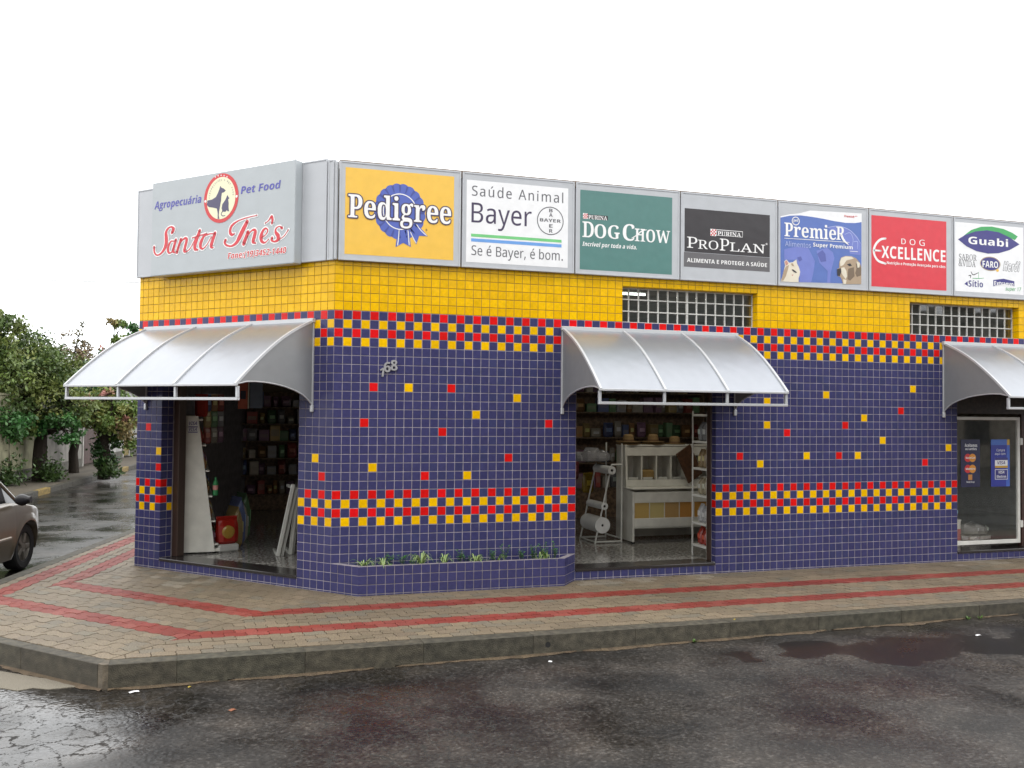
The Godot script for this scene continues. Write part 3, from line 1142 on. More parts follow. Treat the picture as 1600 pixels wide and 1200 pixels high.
func art_rosette(s):
	print_shape(s, YEL, [0.0726, 0.0695, 1.3183, 0.0695, 1.3183, 1.0368, 0.0726, 1.0368], 1)
	print_disc(s, ROSETTE, 0.6901, 0.5855, 0.2957, 0.3172, 2, 0, 20)
	print_pleats(s, ROSETTE_DARK, 0.6875, 0.5853, 0.2982, 0.3174, 3)
	print_shape(s, ROSETTE, [0.6687, 0.3885, 0.7939, 0.3972, 0.8202, 0.1904, 0.7313, 0.2331, 0.6442, 0.1792], 3)
	print_shape(s, ROSETTE, [0.8009, 0.3831, 0.8816, 0.4665, 1.0162, 0.3267, 0.915, 0.3258, 0.8818, 0.2235], 3)
	print_stroke(s, WHITE, [0.6825, 0.3749, 0.0097, 0.6778, 0.2925, 0.0097, 0.6664, 0.1999, 0.0116], 4)
	print_stroke(s, WHITE, [0.7842, 0.382, 0.0097, 0.7922, 0.3001, 0.0097, 0.8002, 0.2134, 0.0116], 4)
	print_stroke(s, WHITE, [0.813, 0.3597, 0.0087, 0.8464, 0.294, 0.0087, 0.8786, 0.2427, 0.0097], 4)
	print_stroke(s, WHITE, [0.8818, 0.4519, 0.0087, 0.934, 0.3875, 0.0088, 0.9992, 0.3334, 0.0097], 4)
	print_disc(s, WHITE, 0.6916, 0.5836, 0.1971, 0.206, 4, 0.011, 0)
	write(s, "Pedigree", "serif_bold", WHITE, 0.1072, 0.4807, 0.2567, 1.1768, 7, 0.0, 0.013, INK_VIOLET)
	write(s, "®", "sans", INK_VIOLET, 0.9856, 0.3842, 0.0263, 0.0228, 5)

func art_stripes(s):
	print_shape(s, PAPER, [0.0582, 0.0621, 1.3187, 0.0621, 1.3187, 1.0164, 0.0582, 1.0164], 1)
	write(s, "Saúde Animal", "sans", INK_GREY, 0.1208, 0.8345, 0.1191, 1.1336, 2, 0.0, 0.0, WHITE, 6)
	write(s, "Bayer", "sans", INK_VIOLET, 0.1186, 0.5254, 0.2305, 0.7386, 2)
	write(s, "Se é Bayer, é bom.", "sans", INK_GREY, 0.1231, 0.1449, 0.1141, 1.1327, 2)
	print_shape(s, GREEN, [0.1163, 0.3592, 1.2371, 0.3592, 1.2371, 0.3933, 0.1163, 0.3933], 2)
	print_shape(s, SKYBLUE, [0.117, 0.3018, 1.2376, 0.3018, 1.2376, 0.3395, 0.117, 0.3395], 2)
	print_disc(s, INK_GREY, 1.0928, 0.6106, 0.1685, 0.1691, 2, 0.011, 0)
	write(s, "BAYER", "sans_bold", INK_GREY, 0.9606, 0.5963, 0.0381, 0.2659, 2)
	write(s, "B", "sans_bold", INK_GREY, 1.0758, 0.7135, 0.042, 0.0447, 2)
	write(s, "A", "sans_bold", INK_GREY, 1.0763, 0.6591, 0.042, 0.0447, 2)
	write(s, "E", "sans_bold", INK_GREY, 1.0776, 0.5293, 0.042, 0.0447, 2)
	write(s, "R", "sans_bold", INK_GREY, 1.0781, 0.4701, 0.042, 0.0447, 2)

func art_teal(s):
	print_shape(s, TEAL, [0.064, 0.0558, 1.2969, 0.0558, 1.2969, 1.0167, 0.064, 1.0167], 1)
	print_shape(s, WHITE, [0.1008, 0.6675, 0.162, 0.6675, 0.162, 0.7362, 0.1008, 0.7362], 2)
	print_shape(s, INK_BLACK, [0.1615, 0.6714, 0.4267, 0.6714, 0.4267, 0.7239, 0.1615, 0.7239], 2)
	print_checks(s, 0.1041, 0.6704, 0.1604, 0.7318, 3)
	write(s, "PURINA", "serif_bold", WHITE, 0.1702, 0.6696, 0.0473, 0.2464, 3)
	write(s, "D", "serif_bold", WHITE, 0.0951, 0.4465, 0.1901, 0.1477, 2)
	write(s, "OG", "serif_bold", WHITE, 0.2528, 0.4463, 0.1711, 0.3328, 2)
	write(s, "C", "serif_bold", WHITE, 0.6262, 0.4403, 0.2052, 0.1555, 2)
	write(s, "HOW", "serif_bold", WHITE, 0.7885, 0.4432, 0.155, 0.4815, 2)
	print_stroke(s, WHITE, [0.7441, 0.4744, 0.0062, 0.8118, 0.5145, 0.014, 0.8795, 0.5704, 0.014, 0.9478, 0.5907, 0.0078], 3)
	write(s, "Incrível por toda a vida.", "sans_bold", WHITE, 0.0993, 0.3403, 0.0502, 0.7219, 2, 0.2)

func art_black(s):
	print_shape(s, BLACK_PRINT, [0.0608, 0.3566, 1.2912, 0.3566, 1.2912, 0.9019, 0.0608, 0.9019], 1)
	print_shape(s, GREY_PRINT, [0.0534, 0.1678, 1.2917, 0.1678, 1.2917, 0.3517, 0.0534, 0.3517], 1)
	print_shape(s, WHITE, [0.4251, 0.5779, 0.5083, 0.5779, 0.5083, 0.6664, 0.4251, 0.6664], 2)
	print_shape(s, WHITE, [0.5115, 0.5874, 0.8908, 0.5874, 0.8908, 0.6644, 0.5115, 0.6644], 2)
	print_shape(s, BLACK_PRINT, [0.517, 0.5935, 0.8853, 0.5935, 0.8853, 0.6568, 0.517, 0.6568], 3)
	print_checks(s, 0.4287, 0.581, 0.5065, 0.6619, 3)
	write(s, "PURINA", "serif_bold", WHITE, 0.5263, 0.5887, 0.0543, 0.3387, 4)
	write(s, "P", "serif", WHITE, 0.0953, 0.408, 0.1374, 0.1452, 2)
	write(s, "RO", "serif", WHITE, 0.2513, 0.4052, 0.111, 0.2867, 2)
	write(s, "P", "serif", WHITE, 0.5597, 0.4022, 0.1503, 0.1342, 2)
	write(s, "LAN", "serif", WHITE, 0.7049, 0.4017, 0.1123, 0.5167, 2)
	write(s, "*", "sans", WHITE, 1.227, 0.5122, 0.0277, 0.0318, 2)
	write(s, "ALIMENTA E PROTEGE A SAÚDE", "sans_bold", WHITE, 0.0964, 0.2281, 0.0505, 1.1538, 2)

func art_pets(s):
	print_shape(s, PAPER, [0.0397, 0.9003, 0.1748, 0.9347, 0.3222, 0.9593, 0.4937, 1.0095, 1.3002, 1.0304, 1.3002, 0.0818, 0.042, 0.0494], 1)
	print_shape(s, BLUE_PRINT, [0.0397, 0.8829, 0.1748, 0.9171, 0.3451, 0.9346, 0.5168, 0.9277, 0.6901, 0.9157, 0.8649, 0.8967, 1.0412, 0.8865, 1.1953, 0.8946, 1.2966, 0.9148, 1.2966, 0.0846, 0.042, 0.0523], 2)
	print_shape(s, BLUE_PALE, [0.097, 0.4741, 0.289, 0.5252, 0.4602, 0.5165, 0.5177, 0.422, 0.5638, 0.3463, 0.5411, 0.1978, 0.5068, 0.0647, 0.3241, 0.0592, 0.3352, 0.1963, 0.2781, 0.349, 0.0974, 0.3383], 3)
	print_shape(s, BLUE_PALE, [0.5867, 0.4852, 0.7487, 0.5347, 0.8419, 0.4813, 0.8654, 0.4036, 0.8305, 0.2829, 0.8072, 0.2026, 0.8015, 0.074, 0.755, 0.0716, 0.7606, 0.2296, 0.633, 0.3307], 3)
	print_shape(s, BLUE_DEEP, [0.5982, 0.4466, 0.6791, 0.5008, 0.7255, 0.4544, 0.7373, 0.3565, 0.6561, 0.3419], 4)
	print_shape(s, BLUE_DEEP, [0.2894, 0.3789, 0.3462, 0.397, 0.3691, 0.3544, 0.3236, 0.3273], 4)
	print_shape(s, BLUE_PALE, [0.7483, 0.8063, 0.9235, 0.8384, 1.1004, 0.801, 1.231, 0.7151, 1.2847, 0.6186, 1.2787, 0.4682, 1.1123, 0.4781, 1.0532, 0.6137, 0.9236, 0.7243], 3)
	print_stroke(s, BLUE_LIGHT, [0.7483, 0.8013, 0.0059, 0.9236, 0.8334, 0.0079, 1.1004, 0.7961, 0.009, 1.2191, 0.7043, 0.009, 1.2787, 0.6282, 0.005], 4)
	print_stroke(s, BLUE_LIGHT, [1.0295, 0.7315, 0.007, 1.1122, 0.757, 0.008, 1.1597, 0.6804, 0.008, 1.1478, 0.5899, 0.006], 4)
	print_stroke(s, BLUE_LIGHT, [1.1715, 0.6413, 0.007, 1.231, 0.6451, 0.009, 1.231, 0.5502, 0.006], 4)
	print_stroke(s, WHITE, [0.0966, 0.6178, 0.0058, 0.6211, 0.6251, 0.0069, 1.1004, 0.6287, 0.006], 5)
	print_stroke(s, WHITE, [1.1123, 0.5129, 0.007, 1.231, 0.5133, 0.007], 5)
	write(s, "Premie", "serif_bold", WHITE, 0.0966, 0.646, 0.1778, 0.7943, 5)
	write(s, "R", "serif_bold", WHITE, 0.8944, 0.6529, 0.1735, 0.1351, 5)
	print_stroke(s, WHITE, [0.9648, 0.7171, 0.0199, 1.0119, 0.6507, 0.0278, 1.0827, 0.5977, 0.0119], 6)
	write(s, "Alimentos", "sans", BLUE_LIGHT, 0.1081, 0.5166, 0.0651, 0.3921, 5)
	write(s, "Super Premium", "sans_bold", WHITE, 0.5348, 0.5379, 0.052, 0.619, 5)
	print_disc(s, WHITE, 0.268, 0.8537, 0.059, 0.0566, 5, 0.011, 0)
	write(s, "pet", "sans_bold", WHITE, 0.2339, 0.8337, 0.039, 0.0681, 5)
	write(s, "PremieR", "sans_bold", RED_PRINT, 1.0235, 0.9619, 0.0279, 0.1599, 3)
	write(s, "pet", "sans_bold", RED_PRINT, 1.1929, 0.9763, 0.014, 0.0357, 3)
	print_shape(s, FUR_CREAM, [0.042, 0.0542, 0.0643, 0.1135, 0.0865, 0.1922, 0.1088, 0.2613, 0.0952, 0.3188, 0.1311, 0.3422, 0.1673, 0.3036, 0.2215, 0.3116, 0.2803, 0.353, 0.2895, 0.3009, 0.318, 0.2538, 0.3375, 0.1964, 0.3296, 0.1472, 0.3127, 0.1073, 0.315, 0.0568], 4)
	print_shape(s, FUR_TAN, [0.0509, 0.0624, 0.0865, 0.1922, 0.1201, 0.2523, 0.1674, 0.2744, 0.1484, 0.2053, 0.1204, 0.1262, 0.0868, 0.0711], 5)
	print_shape(s, FUR_PINK, [0.1042, 0.3135, 0.1311, 0.3325, 0.1594, 0.2885, 0.1201, 0.26], 5)
	print_shape(s, FUR_TAN, [0.1933, 0.2953, 0.2272, 0.3012, 0.2465, 0.2595, 0.2126, 0.2673], 5)
	print_shape(s, INK_BLACK, [0.2081, 0.2203, 0.2353, 0.218, 0.2898, 0.184, 0.2671, 0.1769, 0.2218, 0.1978], 6)
	print_shape(s, FUR_PINK, [0.2049, 0.1453, 0.2332, 0.1566, 0.2219, 0.1316], 6)
	print_shape(s, FUR_TAN, [0.9474, 0.3688, 0.9708, 0.4198, 1.0415, 0.4459, 1.136, 0.4466, 1.2072, 0.424, 1.2668, 0.3676, 1.293, 0.3092, 1.293, 0.0834, 1.0005, 0.0684, 0.9828, 0.123, 0.9593, 0.1614, 0.9241, 0.1694, 0.9065, 0.2179, 0.91, 0.2676, 0.9416, 0.2793, 0.938, 0.3286], 4)
	print_shape(s, FUR_CREAM, [0.9497, 0.359, 0.9767, 0.4152, 1.0415, 0.4389, 1.136, 0.4397, 1.1716, 0.4169, 1.0533, 0.385, 1.0062, 0.3226, 0.9592, 0.3001], 5)
	print_shape(s, FUR_BROWN, [1.2013, 0.3538, 1.2668, 0.3576, 1.2907, 0.289, 1.2871, 0.1989, 1.2192, 0.1753, 1.193, 0.2237, 1.2132, 0.2847], 5)
	print_shape(s, FUR_CREAM, [1.2132, 0.3844, 1.2668, 0.3626, 1.2608, 0.3073, 1.2311, 0.2957], 6)
	print_shape(s, FUR_CREAM, [0.9709, 0.281, 1.018, 0.2935, 1.0534, 0.2459, 1.0652, 0.177, 1.0416, 0.136, 1.0063, 0.1738, 0.9769, 0.2119], 5)
	print_shape(s, FUR_BROWN, [1.0829, 0.2773, 1.1716, 0.3023, 1.1835, 0.1834, 1.1125, 0.1199, 1.0711, 0.1376], 5)
	print_shape(s, INK_BLACK, [0.9041, 0.2623, 0.9651, 0.2777, 0.9733, 0.2315, 0.9475, 0.1707, 0.91, 0.1786], 6)
	print_shape(s, INK_BLACK, [1.0592, 0.3336, 1.1124, 0.3506, 1.1408, 0.3204, 1.1006, 0.3102], 6)
	print_shape(s, FUR_CREAM, [1.0004, 0.1339, 1.0558, 0.1269, 1.0417, 0.0705, 1.0064, 0.0687], 6)

func art_red(s):
	print_shape(s, RED_SIGN, [0.0464, 0.0638, 1.2923, 0.0638, 1.2923, 1.0217, 0.0464, 1.0217], 1)
	write(s, "D", "sans", WHITE, 0.5341, 0.6624, 0.0748, 0.073, 2)
	write(s, "O", "sans", WHITE, 0.6721, 0.6593, 0.0804, 0.0947, 2)
	write(s, "G", "sans", WHITE, 0.8325, 0.6588, 0.0847, 0.0905, 2)
	print_stroke(s, WHITE, [0.2752, 0.72, 0.0265, 0.1938, 0.7014, 0.0318, 0.1191, 0.6357, 0.0317, 0.0842, 0.549, 0.0343, 0.1031, 0.4709, 0.0317, 0.1618, 0.4084, 0.0317, 0.2749, 0.3806, 0.0291], 2)
	print_stroke(s, WHITE, [0.0905, 0.5493, 0.0238, 0.1953, 0.5479, 0.0238], 2)
	write(s, "XCELLENCE", "sans_bold", WHITE, 0.2096, 0.4562, 0.1628, 1.0673, 2)
	write(s, "Nutrição e Proteção Avançada para cães", "sans_bold", WHITE, 0.2973, 0.3766, 0.0358, 0.976, 2)

func art_eye(s):
	print_shape(s, PAPER, [0.0285, 0.0675, 1.2448, 0.0675, 1.2448, 1.0319, 0.0285, 1.0319], 1)
	print_shape(s, GREEN_DEEP, [0.1841, 0.8485, 0.3126, 0.9355, 0.4849, 0.993, 0.676, 1.0092, 0.8862, 0.9891, 1.045, 0.9442, 1.1426, 0.899, 1.0889, 0.8451, 0.9915, 0.8708, 0.798, 0.926, 0.5886, 0.9366, 0.3811, 0.9058], 2)
	print_shape(s, BLUE_DARK, [0.0819, 0.7897, 0.2097, 0.8599, 0.3812, 0.9196, 0.5887, 0.9505, 0.7981, 0.9371, 0.9915, 0.8777, 1.1723, 0.7889, 0.9906, 0.6963, 0.7966, 0.6397, 0.6046, 0.6224, 0.3973, 0.6455, 0.2261, 0.7033], 3)
	write(s, "Guabi", "sans_bold", WHITE, 0.2604, 0.7384, 0.1043, 0.7041, 4)
	write(s, "SABOR", "serif", INK_GREY, 0.0979, 0.5067, 0.086, 0.3075, 2)
	write(s, "&VIDA", "serif", INK_GREY, 0.0925, 0.4177, 0.086, 0.2953, 2)
	print_disc(s, FUR_TAN, 0.6464, 0.4811, 0.181, 0.101, 2, 0, 0)
	print_disc(s, BLUE_DARK, 0.6446, 0.481, 0.1653, 0.0899, 3, 0, 0)
	write(s, "FARO", "sans_bold", WHITE, 0.5067, 0.4276, 0.0896, 0.2749, 4)
	print_disc(s, YEL, 0.7744, 0.3943, 0.0245, 0.0194, 3, 0, 0)
	write(s, "Herói", "sans_bold", PAPER, 0.8902, 0.3979, 0.1321, 0.2799, 3, 0.2, 0.006, INK_GREY)
	write(s, "Sítio", "sans_bold", BLUE_DARK, 0.2616, 0.1398, 0.089, 0.2543, 2)
	print_shape(s, BLUE_DARK, [0.1901, 0.1745, 0.2448, 0.2142, 0.2531, 0.1476], 2)
	print_stroke(s, INK_BLACK, [0.3068, 0.349, 0.0096, 0.3444, 0.3099, 0.0123, 0.4304, 0.3421, 0.0082], 2)
	print_stroke(s, GREEN_DEEP, [0.3356, 0.2601, 0.0069, 0.4301, 0.2624, 0.0096, 0.5337, 0.2734, 0.0055], 2)
	print_stroke(s, GREEN_DEEP, [0.4391, 0.3522, 0.0055, 0.4387, 0.2683, 0.0055], 2)
	print_stroke(s, INK_BLACK, [0.2673, 0.2948, 0.011, 0.3015, 0.2966, 0.0137, 0.2928, 0.2619, 0.0082], 2)
	print_shape(s, BLUE_DARK, [0.6986, 0.2558, 0.8826, 0.2836, 1.0767, 0.2576, 1.0763, 0.185, 0.8822, 0.2099, 0.6982, 0.1659], 2)
	write(s, "Extraovo", "sans_bold", WHITE, 0.7157, 0.1807, 0.0623, 0.343, 3)
	write(s, "super 17", "sans", GREEN_DEEP, 0.9169, 0.1186, 0.0417, 0.2747, 4, 0.2)

func art_corner(s):
	write(s, "Agropecuária", "sans_bold", VIOLET_PRINT, -2.796, 0.8135, 0.093, 0.8306, 2, 0.2)
	write(s, "Pet Food", "sans_bold", VIOLET_PRINT, -1.294, 0.8456, 0.0859, 0.6154, 2, 0.2)
	write(s, "Fone:(19)3452-1440", "sans_bold", RED_PRINT, -1.4885, 0.0987, 0.0685, 0.9185, 4, 0.2, 0.007, WHITE)
	print_disc(s, RED_PRINT, -1.6279, 0.8312, 0.2893, 0.2936, 2, 0, 0)
	print_disc(s, CREAM_PRINT, -1.6267, 0.8311, 0.2405, 0.2506, 3, 0, 0)
	print_shape(s, WHITE, [-1.7301, 1.1086, -1.7248, 1.0984, -1.7145, 1.0936, -1.7246, 1.0912, -1.7294, 1.0822, -1.7348, 1.0924, -1.7451, 1.0972, -1.735, 1.0996], 3)
	print_shape(s, WHITE, [-1.6817, 1.1175, -1.6764, 1.1073, -1.6662, 1.1025, -1.6762, 1.1001, -1.681, 1.0911, -1.6864, 1.1013, -1.6966, 1.1061, -1.6866, 1.1085], 3)
	print_shape(s, WHITE, [-1.6315, 1.1165, -1.6262, 1.1063, -1.616, 1.1015, -1.626, 1.0991, -1.6308, 1.0902, -1.6361, 1.1003, -1.6463, 1.1051, -1.6363, 1.1075], 3)
	print_shape(s, WHITE, [-1.5812, 1.1057, -1.5759, 1.0955, -1.5658, 1.0908, -1.5758, 1.0884, -1.5805, 1.0794, -1.5858, 1.0895, -1.596, 1.0943, -1.586, 1.0967], 3)
	print_shape(s, WHITE, [-1.5327, 1.0855, -1.5275, 1.0754, -1.5174, 1.0707, -1.5273, 1.0683, -1.5321, 1.0593, -1.5373, 1.0694, -1.5474, 1.0742, -1.5375, 1.0766], 3)
	print_disc(s, WHITE, -1.8903, 0.8191, 0.0172, 0.0157, 3, 0, 0)
	print_disc(s, WHITE, -1.367, 0.8251, 0.0164, 0.0153, 3, 0, 0)
	print_shape(s, VIOLET_DARK, [-1.6396, 0.9779, -1.6223, 0.9557, -1.58, 0.9392, -1.5493, 0.9121, -1.5789, 0.8951, -1.6122, 0.8916, -1.6196, 0.8543, -1.6234, 0.8071, -1.634, 0.7605, -1.6445, 0.714, -1.6537, 0.6792, -1.6592, 0.632, -1.6479, 0.5869, -1.6749, 0.5895, -1.6767, 0.6576, -1.6916, 0.7127, -1.7598, 0.7314, -1.8283, 0.7443, -1.8632, 0.7718, -1.8589, 0.8014, -1.8578, 0.8254, -1.7794, 0.8292, -1.7122, 0.8521, -1.6796, 0.8964, -1.6555, 0.9415], 4)
	print_shape(s, VIOLET_DARK, [-1.5196, 0.8579, -1.5023, 0.83, -1.4853, 0.8164, -1.5065, 0.8008, -1.4955, 0.7583, -1.4992, 0.7113, -1.4863, 0.6604, -1.5096, 0.6627, -1.5233, 0.6782, -1.5478, 0.6593, -1.5981, 0.6678, -1.6109, 0.7106, -1.6004, 0.7571, -1.5596, 0.7945, -1.5354, 0.8276], 4)
	print_stroke(s, VIOLET_DARK, [-1.5947, 0.6686, 0.0107, -1.6175, 0.6423, 0.0107, -1.5934, 0.6162, 0.0107, -1.5517, 0.617, 0.0071], 4)
	write_ring(s, "AGROPECUÁRIA & PET FOOD", INK_VIOLET, -1.6241, 0.8309, 0.2033, 0.215, 0.0215, 4)
	var strokes = [
		[-2.4713, 0.4926, 0.0321, -2.4436, 0.5346, 0.0395, -2.4915, 0.5672, 0.0149, -2.5508, 0.544, 0.0248, -2.5785, 0.4969, 0.0397, -2.5712, 0.4343, 0.0496, -2.5728, 0.3664, 0.0471, -2.6073, 0.2985, 0.0348, -2.6682, 0.2497, 0.0199, -2.7378, 0.2363, 0.015, -2.7834, 0.2746, 0.0225, -2.7929, 0.3403, 0.0276],
		[-2.3998, 0.3881, 0.0111, -2.4466, 0.387, 0.0111, -2.4862, 0.3853, 0.0173, -2.5282, 0.3319, 0.0322, -2.5337, 0.273, 0.0347, -2.5038, 0.2436, 0.0173, -2.4611, 0.265, 0.0099, -2.4215, 0.3296, 0.0099],
		[-2.3965, 0.3976, 0.032, -2.4267, 0.3239, 0.0345, -2.4412, 0.2635, 0.0345, -2.4063, 0.2412, 0.0098],
		[-2.3071, 0.3976, 0.0319, -2.344, 0.3173, 0.0344, -2.3741, 0.2436, 0.0344],
		[-2.3609, 0.2819, 0.0086, -2.2974, 0.3687, 0.0123, -2.2398, 0.4043, 0.022, -2.2039, 0.3854, 0.0342, -2.2265, 0.308, 0.0367, -2.2425, 0.2507, 0.0342, -2.1998, 0.2377, 0.0098],
		[-2.2033, 0.238, 0.0098, -2.1478, 0.2678, 0.0097, -2.0901, 0.3336, 0.0097, -2.0499, 0.3933, 0.0097],
		[-1.9792, 0.4743, 0.0363, -2.012, 0.4058, 0.0412, -2.0514, 0.3244, 0.0436, -2.0567, 0.2644, 0.0388, -2.0006, 0.2443, 0.0097],
		[-2.1094, 0.3983, 0.0097, -1.9913, 0.4126, 0.0121, -1.8541, 0.4322, 0.0084],
		[-1.7175, 0.4133, 0.0108, -1.7856, 0.4215, 0.0108, -1.8502, 0.415, 0.0132, -1.9047, 0.4004, 0.0241, -1.9529, 0.3346, 0.041, -1.96, 0.2797, 0.0386, -1.9179, 0.2524, 0.0157, -1.8471, 0.2996, 0.0096, -1.7761, 0.386, 0.0096],
		[-1.7144, 0.4225, 0.0335, -1.7529, 0.3422, 0.0407, -1.7782, 0.2702, 0.0383, -1.7403, 0.2517, 0.0096],
		[-1.03, 0.5695, 0.007, -1.1929, 0.5571, 0.0093, -1.3464, 0.5293, 0.0141, -1.4421, 0.4792, 0.0283, -1.4635, 0.4127, 0.0354, -1.4329, 0.3795, 0.0283, -1.3887, 0.3875, 0.0106],
		[-1.1869, 0.5111, 0.0397, -1.2463, 0.429, 0.0491, -1.309, 0.3385, 0.0493, -1.3597, 0.277, 0.0329, -1.4427, 0.2461, 0.0177, -1.521, 0.2641, 0.0213, -1.5501, 0.2995, 0.0285, -1.5341, 0.3242, 0.0284],
		[-1.1726, 0.3876, 0.0373, -1.2064, 0.3206, 0.042, -1.2372, 0.2578, 0.0421],
		[-1.2216, 0.281, 0.0082, -1.1403, 0.3789, 0.0116, -1.0897, 0.4059, 0.0209, -1.0542, 0.3866, 0.0371, -1.0717, 0.3186, 0.0418, -1.0896, 0.2668, 0.0325, -1.0413, 0.249, 0.0093],
		[-0.954, 0.3018, 0.0081, -0.8887, 0.3354, 0.0104, -0.8584, 0.3776, 0.0161, -0.8904, 0.4068, 0.0161, -0.9368, 0.3763, 0.03, -0.9621, 0.3117, 0.0439, -0.9467, 0.2609, 0.0323, -0.896, 0.2442, 0.0138, -0.8406, 0.2809, 0.0069],
		[-0.9043, 0.4655, 0.0069, -0.8501, 0.4904, 0.0103, -0.8029, 0.5363, 0.0229, -0.7864, 0.497, 0.0275, -0.7948, 0.4555, 0.0229],
		[-0.639, 0.3868, 0.0273, -0.6778, 0.4095, 0.0103, -0.7283, 0.3924, 0.016, -0.7334, 0.3472, 0.0297, -0.6954, 0.303, 0.0433, -0.7006, 0.2602, 0.0342, -0.7511, 0.2427, 0.016, -0.7966, 0.2635, 0.0229, -0.7879, 0.2902, 0.0252],
		[-0.6882, 0.2569, 0.0068, -0.6033, 0.2952, 0.0079, -0.5394, 0.361, 0.0091],
	]
	for k in strokes:
		print_stroke(s, WHITE, k, 2, 0.03, 1.2)
	for k in strokes:
		print_stroke(s, RED_SCRIPT, k, 4, 0.0, 1.2)


# ---------------------------------------------------------------- arched canopies
const PROFILE := [Vector2(0.03, 3.0), Vector2(0.14, 2.955), Vector2(0.28, 2.893), Vector2(0.42, 2.82), Vector2(0.56, 2.735), Vector2(0.7, 2.637), Vector2(0.82, 2.545), Vector2(0.93, 2.455), Vector2(1.05, 2.352), Vector2(1.15, 2.262)]   # (out, up)
const UNDER := [Vector2(1.13, 2.27), Vector2(1.0, 2.296), Vector2(0.88, 2.3), Vector2(0.74, 2.295), Vector2(0.6, 2.282), Vector2(0.45, 2.26), Vector2(0.29, 2.22), Vector2(0.18, 2.18), Vector2(0.1, 2.135), Vector2(0.004, 2.055)]

func smooth_profile(k: int) -> Array:
	var o := []
	for i in PROFILE.size() - 1:
		for e in k:
			o.append(PROFILE[i].cubic_interpolate(PROFILE[i + 1], PROFILE[maxi(i - 1, 0)], PROFILE[mini(i + 2, PROFILE.size() - 1)], float(e) / k))
	o.append(PROFILE[-1])
	return o

# a strip that follows the profile between x0 and x1, from `lift` above it down to `lift - thick`
func arched(mb: MB, x0: float, x1: float, lift: float, thick: float) -> void:
	var pr := smooth_profile(3)
	var nr := []
	for i in pr.size():
		var d: Vector2 = (pr[mini(i + 1, pr.size() - 1)] - pr[maxi(i - 1, 0)]).normalized()
		nr.append(Vector2(-d.y, d.x) if d.x > 0 else Vector2(d.y, -d.x))
	for i in pr.size() - 1:
		var q := []
		var m := []
		for k in [i, i + 1]:
			for l in [lift, lift - thick]:
				var p: Vector2 = pr[k] + nr[k] * l
				q.append(Vector3(0, p.y, p.x))
			m.append(Vector3(0, nr[k].y, nr[k].x))
		var a := Vector3(x0, 0, 0)
		var b := Vector3(x1, 0, 0)
		mb.quad_n(q[0] + a, q[2] + a, q[2] + b, q[0] + b, m[0], m[1], m[1], m[0])
		mb.quad_n(q[1] + b, q[3] + b, q[3] + a, q[1] + a, -m[0], -m[1], -m[1], -m[0])
		mb.quad(q[0] + a, q[1] + a, q[3] + a, q[2] + a)
		mb.quad(q[0] + b, q[2] + b, q[3] + b, q[1] + b)

func canopy(label: String, at: Vector3, turn: float, wide: float) -> void:
	var t := thing("canopy", label, "canopy", at, turn, "arched canopies over the shop doors")
	var silver := Color(0.37, 0.39, 0.425)
	var alu := Color(0.5, 0.51, 0.53)
	var bay := wide / 3.0
	for i in 3:
		var mb := MB.new()
		mb.col = silver
		arched(mb, i * bay + 0.008, (i + 1) * bay - 0.008, 0.0, 0.005)
		put(t, "roof_sheet", mb, M.sheet)
	for i in 4:
		var mb := MB.new()
		mb.col = alu
		var c := clampf(i * bay, 0.014, wide - 0.014)
		arched(mb, c - 0.014, c + 0.014, 0.016, 0.026)
		put(t, "rib", mb, M.alu_white)
		bar(t, "upright", Vector3(c - 0.016, 2.132, 1.105), Vector3(c + 0.016, 2.246, 1.135), alu, M.alu, 0.003)
	bar(t, "top_rail", Vector3(-0.012, 2.985, 0.003), Vector3(wide + 0.012, 3.035, 0.055), alu, M.alu_white, 0.006)
	bar(t, "front_rail", Vector3(-0.004, 2.247, 1.13), Vector3(wide + 0.004, 2.272, 1.16), alu, M.alu_white, 0.004)
	bar(t, "lower_rail", Vector3(-0.002, 2.1, 1.1), Vector3(wide + 0.002, 2.131, 1.14), alu, M.alu, 0.004)
	for x in [0.012, wide - 0.012]:
		# solid side cheek between the rib and the curved lower edge
		var poly := PackedVector2Array()
		for p in smooth_profile(2): poly.append(p - Vector2(0.0, 0.006))
		for p in UNDER: poly.append(p)
		var mb := MB.new()
		mb.col = Color(0.27, 0.275, 0.285)
		mb.tf = Transform3D(Basis(Vector3(0, 0, 1), Vector3(0, 1, 0), Vector3(-1, 0, 0)), Vector3(x, 0, 0))
		mb.prism(poly, -0.003, 0.003)
		put(t, "side_sheet", mb, M.cheek)
		# edging bars
		var pts := []
		for p in UNDER: pts.append(Vector3(x, p.y, p.x))
		var e := MB.new()
		e.col = alu
		e.tube(pts, [0.009], 6)
		put(t, "lower_edging", e, M.alu)
		bar(t, "wall_bar", Vector3(x - 0.012, 2.03, 0.002), Vector3(x + 0.012, 2.984, 0.026), alu, M.alu, 0.003)
		bar(t, "bracket", Vector3(x - 0.02, 1.985, 0.001), Vector3(x + 0.02, 2.06, 0.034), alu, M.alu, 0.006)

func build_canopies() -> void:
	M.alu_white = surf(0.35, 0.2)
	var dt := Basis(Vector3.UP, DIAG)
	canopy("silver arched canopy over the chamfered corner doorway", dt * Vector3(-3.1, 0, 0), DIAG, 2.82)
	canopy("silver arched canopy over the doorway with the white seed cabinet", Vector3(2.7, 0, 0), 0, 2.38)
	canopy("silver arched canopy over the white framed glass door", Vector3(8.34, 0, 0), 0, 2.5)


